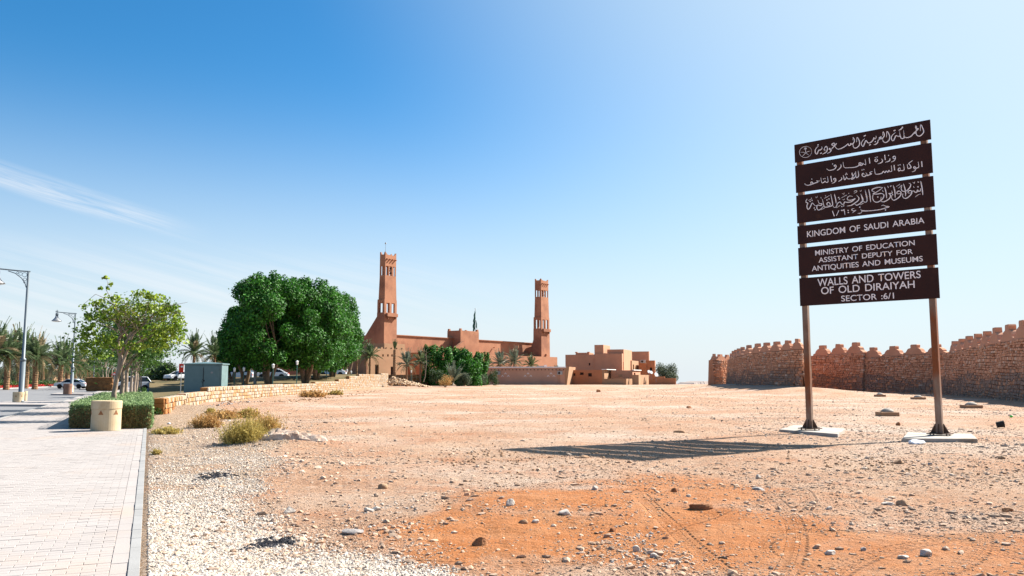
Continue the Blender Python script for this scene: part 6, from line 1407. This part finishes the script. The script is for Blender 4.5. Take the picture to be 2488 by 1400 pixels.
ROCKS = [(703, 1246, 28, 15, 'rock_pale', 'rounded cream rock on the gravel in front of the dark ash patch'), (930, 1187, 22, 12, 'rock_tan', 'tan rock between the gravel and the orange sand'), (1240, 1229, 20, 17, 'rock_pale', 'white angular rock on the left orange sand patch'), (1372, 1250, 30, 14, 'rock_pale', 'flat white rock slab in the middle of the orange sand'), (1272, 1272, 20, 11, 'rock_tan', 'tan rock of the pair on the orange sand'), (1302, 1270, 17, 8, 'rock_pale', 'white rock of the pair on the orange sand'), (1445, 1190, 18, 10, 'rock_pale', 'white rock at the upper edge of the orange sand'), (1842, 1163, 14, 12, 'rock_pale', 'small square white rock above the tyre tracks'), (1842, 1190, 36, 7, 'rock_grey', 'long thin grey stone above the tyre tracks'), (2018, 1346, 32, 14, 'rock_pale', 'nearly square white stone beside the right tyre track'), (2250, 1350, 40, 18, 'rock_pale', 'broad pale rock with dark hollow at lower right'), (2195, 1357, 30, 11, 'rock_pale', 'flat white stone left of the broad pale rock'), (2195, 1228, 38, 18, 'rock_tan', 'tan rock right of the thin white slab at mid right'), (2158, 1226, 34, 9, 'rock_pale', 'thin white slab lying at mid right'), (2448, 1243, 28, 14, 'rock_red', 'red brown rock near the right edge'), (2186, 1126, 30, 16, 'rock_tan', 'tan block below the right concrete pad'), (2260, 1130, 12, 9, 'rock_grey', 'small grey stone right of the tan block'), (1545, 1340, 20, 17, 'rock_pale', 'white stone in the rubble streak at the bottom'), (1588, 1354, 22, 12, 'rock_pale', 'second white stone in the rubble streak at the bottom'), (1566, 1358, 20, 10, 'rock_tan', 'tan stone between the two white stones at the bottom'), (2098, 1338, 18, 10, 'rock_grey', 'dark grey stone left of the right tyre tracks'), (1650, 1051, 30, 7, 'rock_tan', 'flat tan stone on the far edge of the sign shadow'), (2183, 1034, 16, 10, 'rock_red', 'orange brown stone between the two sign posts'), (1453, 953, 12, 9, 'rock_red', 'lone dark red stone far out on the field'), (1674, 992, 14, 7, 'rock_red', 'small red brown stone beyond the sign shadow'), (1182, 1240, 12, 8, 'rock_pale', 'small pale stone left of the orange sand'), (2015, 1238, 20, 9, 'rock_pale', 'pale bluish stone left of the thin white slab'), (855, 1296, 52, 12, 'rock_grey', 'flat grey slab on the gravel left of the orange sand'), (897, 1243, 22, 10, 'rock_pale', 'pale stone behind the flat grey slab'), (915, 1240, 20, 12, 'rock_pale', 'upright pale stone next to the one behind the grey slab'), (1530, 1125, 16, 8, 'rock_tan', 'small tan stone right below the sign shadow'), (1420, 1113, 20, 7, 'rock_tan', 'flat tan stone under the left part of the sign shadow'), (2435, 1115, 22, 9, 'rock_tan', 'tan stone near the right edge below the pad')]
for k, (px, py, w, h, mm, lab) in enumerate(ROCKS):
    P = GG(px, py); s = P.y/FPX*(.85 if px > 1500 else 1); me = chunk(300+k, w*s*1.15, w*s*.9, h*s*1.5, 3); me.materials.append(M[mm]); o = link('rock', me, None, P+Vector((0, 0, h*s*.24)), random.Random(k).uniform(0, .6)); tag(o, lab, 'rock', 'loose rocks on the dirt field')
# rock ledge half buried next to the green brush
P = GG(712, 1086); bm = bmesh.new(); bmesh.ops.create_grid(bm, x_segments=44, y_segments=18, size=.5)
for v in bm.verts:
    x, y = v.co.x*2.0, v.co.y*2.0; f1 = float(fbm(np.array([x*3+5]), np.array([y*3]), 4, 12)[0]); f2 = float(fbm(np.array([x*9]), np.array([y*9]), 3, 4)[0])
    edge = max(0, 1-abs(x)**3)*max(0, 1-max(0, y)**2.5); lip = -.55+.5*(f1-.4); front = 1/(1+math.exp(-(y-lip)*16)); top = (.34-.16*x)+.26*(f1-.5)+.12*(f2-.5)
    v.co = Vector((x*.98+.1*(f2-.5), y*.42+.12*(f1-.5), -.12+(top+.12)*front*edge**.6))
me = bpy.data.meshes.new('rock_ledge'); bm.to_mesh(me); bm.free(); me.materials.append(mat('ledge_rock', (.42, .28, .20), (.56, .46, .38), 5, rough=.95, bump=.8, bscale=14, k=.9)); o = link('rock_ledge', me, None, P+Vector((0, .25, -.02)), R(4)); tag(o, 'pale half buried rock ledge right of the green brush', 'rock')
# clods of red earth
for k, (px, py, w, h) in enumerate(((1705, 1236, 60, 18), (1168, 1325, 46, 20), (1640, 1195, 26, 10), (1490, 1290, 24, 9))):
    P = GG(px, py); s = P.y/FPX; me = chunk(400+k, w*s, w*s*.6, h*s*1.6, 4); me.materials.append(M['rock_red']); o = link('earth_clod', me, None, P+Vector((0, 0, h*s*.15)), .3*k); tag(o, ('long clod of red earth among the tyre tracks', 'clod of red earth on the orange sand at the bottom', 'small clod of red earth above the long one', 'small clod of red earth on the orange sand edge')[k], 'clod', 'clods of red earth')
# man-hole like pads with pale domes along the wall
def dome_pad(px, py, w, label, k):
    P = GG(px, py); s = P.y/FPX; t = thing('capped_pad', P, label, 'concrete pad', 'domed concrete pads before the stone wall'); W_ = w*s/2
    bevel(MB().box(-W_, -W_*.8, -.1, W_, W_*.8, .17).build('slab', M['mud_light'], t), .02); MB().lathe([(W_*.72, .171), (W_*.6, .24), (W_*.35, .31), (W_*.1, .33)], 18).build('dome', M['concrete'], t, smooth=True)
dome_pad(2156, 1011, 44, 'domed concrete pad nearest to the camera between the sign posts', 0); dome_pad(2360, 992, 40, 'domed concrete pad right of the right sign post', 1); dome_pad(2231, 971, 28, 'domed concrete pad at the shadow edge left of the right post', 2); dome_pad(2138, 964, 22, 'small domed concrete pad at the shadow edge between the posts', 3); dome_pad(1940, 956, 18, 'small domed concrete pad at the shadow edge left of the left post', 4); dome_pad(1808, 945, 16, 'smallest domed concrete pad at the far shadow edge', 5)
P = GG(2431, 1041); o = link('dark_bucket', MB().lathe([(.09, -.11), (.11, .11), (.095, .11), (.075, -.08)], 14).mesh('dark_bucket', M['tyre']), None, P+Vector((0, 0, .13))); o.rotation_euler = (R(80), 0, R(70)); tag(o, 'dark bucket lying on its side near the right edge', 'bucket')
P = GG(2457, 1015); me = chunk(9, .18, .12, .1, 2); me.materials.append(M['plastic_green']); tag(link('plastic_scrap', me, None, P+Vector((0, 0, .05))), 'bright green plastic scrap near the right edge', 'litter')
for k, (px, py, sz, lab) in enumerate(((489, 974, .3, 'white crumpled litter at the retaining wall foot'), (640, 1086, .22, 'white crumpled litter under the green brush'), (410, 1031, .18, 'small mauve litter left of the dry brush'), (612, 968, .35, 'crumpled white bag against the retaining wall'), (557, 1024, .14, 'white scrap between the dry bushes'), (2230, 1079, .5, 'white plaster scrap in front of the right concrete pad'))):
    P = GG(px, py); me = chunk(500+k, sz, sz*.7, sz*.35, 3); me.materials.append(M['paper']); tag(link('litter', me, None, P+Vector((0, 0, .03)), k), lab, 'litter', 'scraps of litter')
# dry brush
def brush(px, py, w, h, m, n, label, seed, nm='dry_bush', m2=None):
    P = GG(px, py); s = P.y/FPX; rx = w*s/2; H = h*s; r = np.random.default_rng(seed); t = thing(nm, P, label, 'bush', 'dry bushes on the verge')
    # thin twigs radiating upward with many small forks
    base_ = np.stack([r.normal(0, rx*.32, n), r.normal(0, rx*.28, n), np.zeros(n)], -1); ang_ = r.uniform(0, 2*np.pi, n); lean = r.uniform(.0, 1.0, n)**.8; ln = H*r.uniform(.4, 1.15, n)*(1-.35*lean)
    d = np.stack([np.cos(ang_)*lean*1.1, np.sin(ang_)*lean*1.1, np.ones(n)*.9], -1); d /= np.linalg.norm(d, axis=1)[:, None]
    tip = base_+d*ln[:, None]; side = np.cross(d, r.normal(size=(n, 3))); side /= np.linalg.norm(side, axis=1)[:, None]; wv = side*.004*(P.y/18)
    V = np.stack([base_-wv, base_+wv, tip+wv*.5, tip-wv*.5], 1).reshape(-1, 3); F = (np.arange(n)*4)[:, None]+np.array([0, 1, 2, 3])
    zo = lambda q: q
    link('stems', mesh_np('stems', V, F, [M[m]]), t)
    k = n*3; i = r.integers(0, n, k); f = r.uniform(.35, 1.05, k)[:, None]; p = base_[i]+(tip-base_)[i]*f+r.normal(0, .02, (k, 3)); p[:, 2] = np.maximum(p[:, 2], .01); V, F = leaf_cloud(p, .05*(P.y/18), None, .35, .5); link('twigs', mesh_np('twigs', V, F, [M[m2 or m]]), t); return t
brush(592, 1078, 120, 62, 'olive_bush', 1500, 'yellow green spiky bush beside the pale rock ledge', 1, m2='olive_bush'); brush(640, 1050, 100, 46, 'olive_bush', 900, 'sparse straw and green bush behind the rock ledge', 2, m2='dry_bush'); brush(500, 1040, 80, 34, 'dry_bush', 1100, 'rust brown dry bush at the left of the brush patch', 3); brush(545, 1018, 80, 22, 'dry_bush', 900, 'orange dry bush at the back of the brush patch', 4); brush(600, 1015, 60, 22, 'dry_bush', 700, 'orange dry bush right of the back one', 5, m2='olive_bush')
brush(405, 1054, 80, 16, 'olive_bush', 700, 'low straggly green weed at the path edge', 6, 'low_weed'); brush(380, 1105, 24, 14, 'dry_bush', 160, 'tiny dry weed against the kerb', 7, 'low_weed', 'olive_bush'); brush(760, 965, 80, 16, 'dry_bush', 700, 'dry bush against the retaining wall foot', 8); brush(815, 960, 44, 12, 'dry_bush', 300, 'smaller dry bush right of the one at the wall foot', 9, m2='olive_bush'); brush(513, 1005, 26, 14, 'olive_bush', 200, 'small olive weed near the wall end', 10, 'low_weed'); brush(383, 1008, 30, 20, 'olive_bush', 300, 'green tuft in the shade at the wall end', 11, 'low_weed', 'leaf_row')
# charred patches
def ash(px, py, w, h, label, k):
    P = GG(px, py); s = P.y/FPX; dep = h*P.y*P.y/(FPX*EYE); r = random.Random(k); pts = []
    o = None; n = 300; q = np.random.default_rng(k); a = q.uniform(0, 2*np.pi, n); rad = q.uniform(0, 1, n)**.7*(1+.45*np.sin(a*3+k)+.2*np.sin(a*7+2*k)); X = P.x+np.cos(a)*rad*w*s/2; Y_ = P.y+np.sin(a)*rad*dep/2; 
    c = np.stack([X, Y_, gz(X, Y_)+.004], -1); tv = np.array([[1, 0, 0], [0, 1, 0], [-1, 0, 0], [0, -1, 0], [0, 0, 1], [0, 0, -1]], float); tf = np.array([[0, 1, 4], [1, 2, 4], [2, 3, 4], [3, 0, 4], [1, 0, 5], [2, 1, 5], [3, 2, 5], [0, 3, 5]])
    sc = q.uniform(.5, 1.4, (n, 1, 3))*np.array([.03, .022, .016]); V = (tv[None]*sc+c[:, None, :]).reshape(-1, 3); F = (tf[None]+(np.arange(n)*6)[:, None, None]).reshape(-1, 3)
    tag(link('charcoal', mesh_np('charcoal', V, F, [M['soot']])), kind='stuff')['label'] = label
ash(518, 1157, 76, 12, 'burnt black patch on the gravel', 1); ash(640, 1325, 70, 22, 'burnt black patch nearer the camera', 2); ash(690, 1318, 50, 12, 'right arm of the burnt patch', 3)
# ================================================================== PEBBLES
def pebbles(name, n, m, zone, smin, smax, seed, yr=(950, 1420), xr=(360, 2700), power=2.2, flat=.55, mats=None):
    q = np.random.default_rng(seed); py = yr[0]+(yr[1]-yr[0])*q.random(n*3)**.85; px = q.uniform(*xr, n*3)
    k = (H0/2-py)/FPX; dy = CP-k*SP; dz = SP+k*CP; t = -EYE/dz; Y = dy*t; X = (px-W0/2)/FPX*t
    keep = zone(X, Y, q); X, Y = X[keep][:n], Y[keep][:n]; n = len(X)
    s = smin*(1-q.random(n)*(1-(smin/smax)**power))**(-1/power); s = np.maximum(s, Y*.0009)*.5
    Z = np.where(vcoord(X, Y) < .03, np.maximum(gz(X, Y), .008), gz(X, Y))+s*flat*.35
    tv, tf = [], []
    bm = bmesh.new(); bmesh.ops.create_icosphere(bm, subdivisions=1, radius=1); vv = np.array([v.co[:] for v in bm.verts]); ff = np.array([[v.index for v in f.verts] for f in bm.faces]); bm.free()
    nv = len(vv); Vt = vv[None]*(1+q.uniform(-.28, .28, (n, nv, 1))); Vt = Vt*np.stack([q.uniform(.8, 1.5, n), q.uniform(.6, 1.0, n), flat*q.uniform(.7, 1.2, n)], -1)[:, None, :]*s[:, None, None]
    # tilt and spin
    a = q.uniform(0, 2*np.pi, n)[:, None]; b = q.normal(0, .35, n)[:, None]; x, y, z = Vt[..., 0], Vt[..., 1], Vt[..., 2]; y, z = y*np.cos(b)-z*np.sin(b), y*np.sin(b)+z*np.cos(b); x, y = x*np.cos(a)-y*np.sin(a), x*np.sin(a)+y*np.cos(a)
    V = np.stack([x+X[:, None], y+Y[:, None], z+Z[:, None]], -1).reshape(-1, 3); F = (ff[None]+(np.arange(n)*nv)[:, None, None]).reshape(-1, 3)
    o = link(name, mesh_np(name, V, F, [m])); return tag(o, kind='stuff')
def vcoord(X, Y): return X*UY.x+Y*UY.y
def onlyfield(X, Y): 
    wallx = np.interp(Y, [p[1] for p in RW], [p[0] for p in RW]); return (vcoord(X, Y) > .02) & ((Y < 36) & (vcoord(X, Y) > -.01) | (X > wallx+.1)) & (Y < 184)
def edgev(Y): return np.interp(Y, [5, 7, 9, 12, 16, 22, 30, 40], [2.7, 2.1, .95, 1.2, 2.4, 3.0, 2.9, 3.2])
def zgravel(X, Y, q): return (onlyfield(X, Y) | ((vcoord(X, Y) > -.32) & (vcoord(X, Y) < .1) & (q.random(len(X)) < .10+.1*(vcoord(X, Y) > -.12)) & (Y < 24))) & (vcoord(X, Y) < edgev(Y)+(fbm(X*.9, Y*.9, 4, 8)-.5)*1.6+q.normal(0, .25, len(X))) & (q.random(len(X)) > .75*sst(.5, .66, fbm(X*.55+3, Y*.8, 4, 77))*sst(8.3, 10, Y))
def insand(X, Y):
    r = np.zeros_like(X)
    for px, py, rx, ry in ((1230, 1300, 1.4, 1.6), (1330, 1220, 1.0, 1.2), (1720, 1290, 1.7, 1.8), (2150, 1340, 2.6, 1.8)):
        c = G(px, py); r = np.maximum(r, np.clip(1.4-np.sqrt(((X-c.x)/rx)**2+((Y-c.y)/ry)**2), 0, 1))
    return r
def zfield(X, Y, q): return onlyfield(X, Y) & (q.random(len(X)) > .93*insand(X, Y)) & (q.random(len(X)) < .25+.75*sst(.42, .62, fbm(X*.5, Y*.35, 4, 55)))
M['gravel_w'] = mat('white_gravel', (.42, .345, .27), (.54, .48, .42), 6, rough=.9, island=.22, k=1); M['gravel_t'] = mat('tan_gravel', (.35, .22, .14), (.44, .33, .25), 1.5, rough=.95, island=.3, k=1)
pebbles('gravel', 46000, M['gravel_w'], zgravel, .017, .045, 1, (1040, 1415), (360, 1250), 3.0, .7)
pebbles('stones_small', 52000, M['gravel_t'], zfield, .012, .11, 2, (945, 1410), (360, 2700), 2.3, .5)
M['gravel_m'] = mat('pale_field_stones', (.42, .30, .21), (.50, .40, .32), 1.5, rough=.95, island=.3, k=1)
def zmid(X, Y, q): return onlyfield(X, Y) & (Y > 13) & (q.random(len(X)) > insand(X, Y)) & (q.random(len(X)) < (.10+.9*sst(.45, .62, fbm(X*.22+9, Y*.12, 5, 91)))*(.04+.96*sst(11, 34, Y)))
pebbles('field_stones', 26000, M['gravel_m'], zmid, .022, .16, 3, (946, 1190), (420, 2600), 2.6, .55)
# rubble streaks and the heap
def streak(name, pts, n, sp, smin, smax, seed, m='gravel_t'):
    q = np.random.default_rng(seed); P = [GG(*p) for p in pts]; i = q.integers(0, len(P)-1, n); f = q.random(n); X = np.array([P[a].x+(P[a+1].x-P[a].x)*b for a, b in zip(i, f)])+q.normal(0, sp, n); Y = np.array([P[a].y+(P[a+1].y-P[a].y)*b for a, b in zip(i, f)])+q.normal(0, sp*1.5, n)
    return X, Y
def scatter_chunks(name, X, Y, Z, size, m, seed, label=None):
    q = np.random.default_rng(seed); n = len(X); tm = chunk(seed, 1, .75, .45, 2); vv = np.empty(len(tm.vertices)*3, dtype=np.float32); tm.vertices.foreach_get('co', vv); vv = vv.reshape(-1, 3); ff = np.array([tuple(p.vertices) for p in tm.polygons])
    a, b = q.uniform(0, 6.3, n)[:, None], q.normal(0, .5, n)[:, None]; x, y, z = [vv[None, :, i]*size[:, None] for i in range(3)]; y, z = y*np.cos(b)-z*np.sin(b), y*np.sin(b)+z*np.cos(b); x, y = x*np.cos(a)-y*np.sin(a), x*np.sin(a)+y*np.cos(a)
    V = np.stack([x+X[:, None], y+Y[:, None], z+Z[:, None]], -1).reshape(-1, 3); F = (ff[None]+(np.arange(n)*len(vv))[:, None, None]).reshape(-1, 3); o = link(name, mesh_np(name, V, F, [m])); return tag(o, kind='stuff')
for k, (pts, n, sp, a, b, mm) in enumerate(((((1560, 1280), (1540, 1330), (1575, 1385)), 80, .16, .015, .05, 'rock_pale'), (((1480, 1140), (1560, 1190), (1600, 1250)), 110, .22, .02, .05, 'rock_tan'), (((850, 1270), (930, 1230), (1000, 1210)), 90, .3, .02, .05, 'rock_pale'), (((1950, 1110), (2150, 1130), (2420, 1150)), 240, .8, .02, .09, 'rock_tan'), (((1100, 1100), (1250, 1130), (1500, 1110)), 260, .9, .02, .09, 'rock_tan'), (((600, 985), (700, 975), (820, 965), (930, 948)), 160, .7, .06, .25, 'rock_tan'), (((480, 990), (580, 985)), 60, .5, .05, .2, 'rock_grey'))):
    X, Y = streak('x', pts, n, sp, a, b, 700+k); ok = vcoord(X, Y) > .2; X, Y = X[ok], Y[ok]; sz = np.random.default_rng(k).uniform(a, b, len(X)); scatter_chunks('rubble', X, Y, gz(X, Y)+sz*.12, sz, M[mm], 720+k)
q = np.random.default_rng(8); n = 520; Pa, Pb = G(942, 941), G(1042, 941.5); f = q.random(n)**1.2; H = np.interp(f, [0, .12, .45, 1], [1.3, 1.9, 1.2, 0])*1.0; X = Pa.x+(Pb.x-Pa.x)*f; dY = q.uniform(-.5, 3.0, n); Y = Pa.y+dY; Z = H*np.clip(1-np.abs(dY-1.0)/2.6, 0, 1)*q.uniform(.75, 1, n); sz = q.uniform(.2, .62, n); scatter_chunks('rubble_heap', X, Y, Z+gz(X, Y), sz, mat('heap_stone', (.50, .34, .20), (.58, .45, .32), 2, rough=.95, k=1), 9)
# lawn grass tufts near the wall end and hedge
n = 9000; q = np.random.default_rng(5); u = 33+q.random(n)**1.6*26; v = .2+q.random(n)*2.6; X = UX.x*u+UY.x*v; Y = UX.y*u+UY.y*v; wx = np.interp(Y, [p[1] for p in RW], [p[0] for p in RW]); ok = (X < wx-.3) & (Y > 35.5); X, Y = X[ok], Y[ok]; Z = np.array([lawn_z(a, b) for a, b in zip(X, Y)])
V, F = leaf_cloud(np.stack([X, Y, Z+.03], -1), .09, np.tile(np.array([[0, 0, .2]]), (len(X), 1)), .25, .4); M['grass'] = leaf('lawn_blades', (.18, .15, .05), (.12, .15, .04), .2, .7, .3); tag(link('grass', mesh_np('grass', V, F, [M['grass']])), kind='stuff')
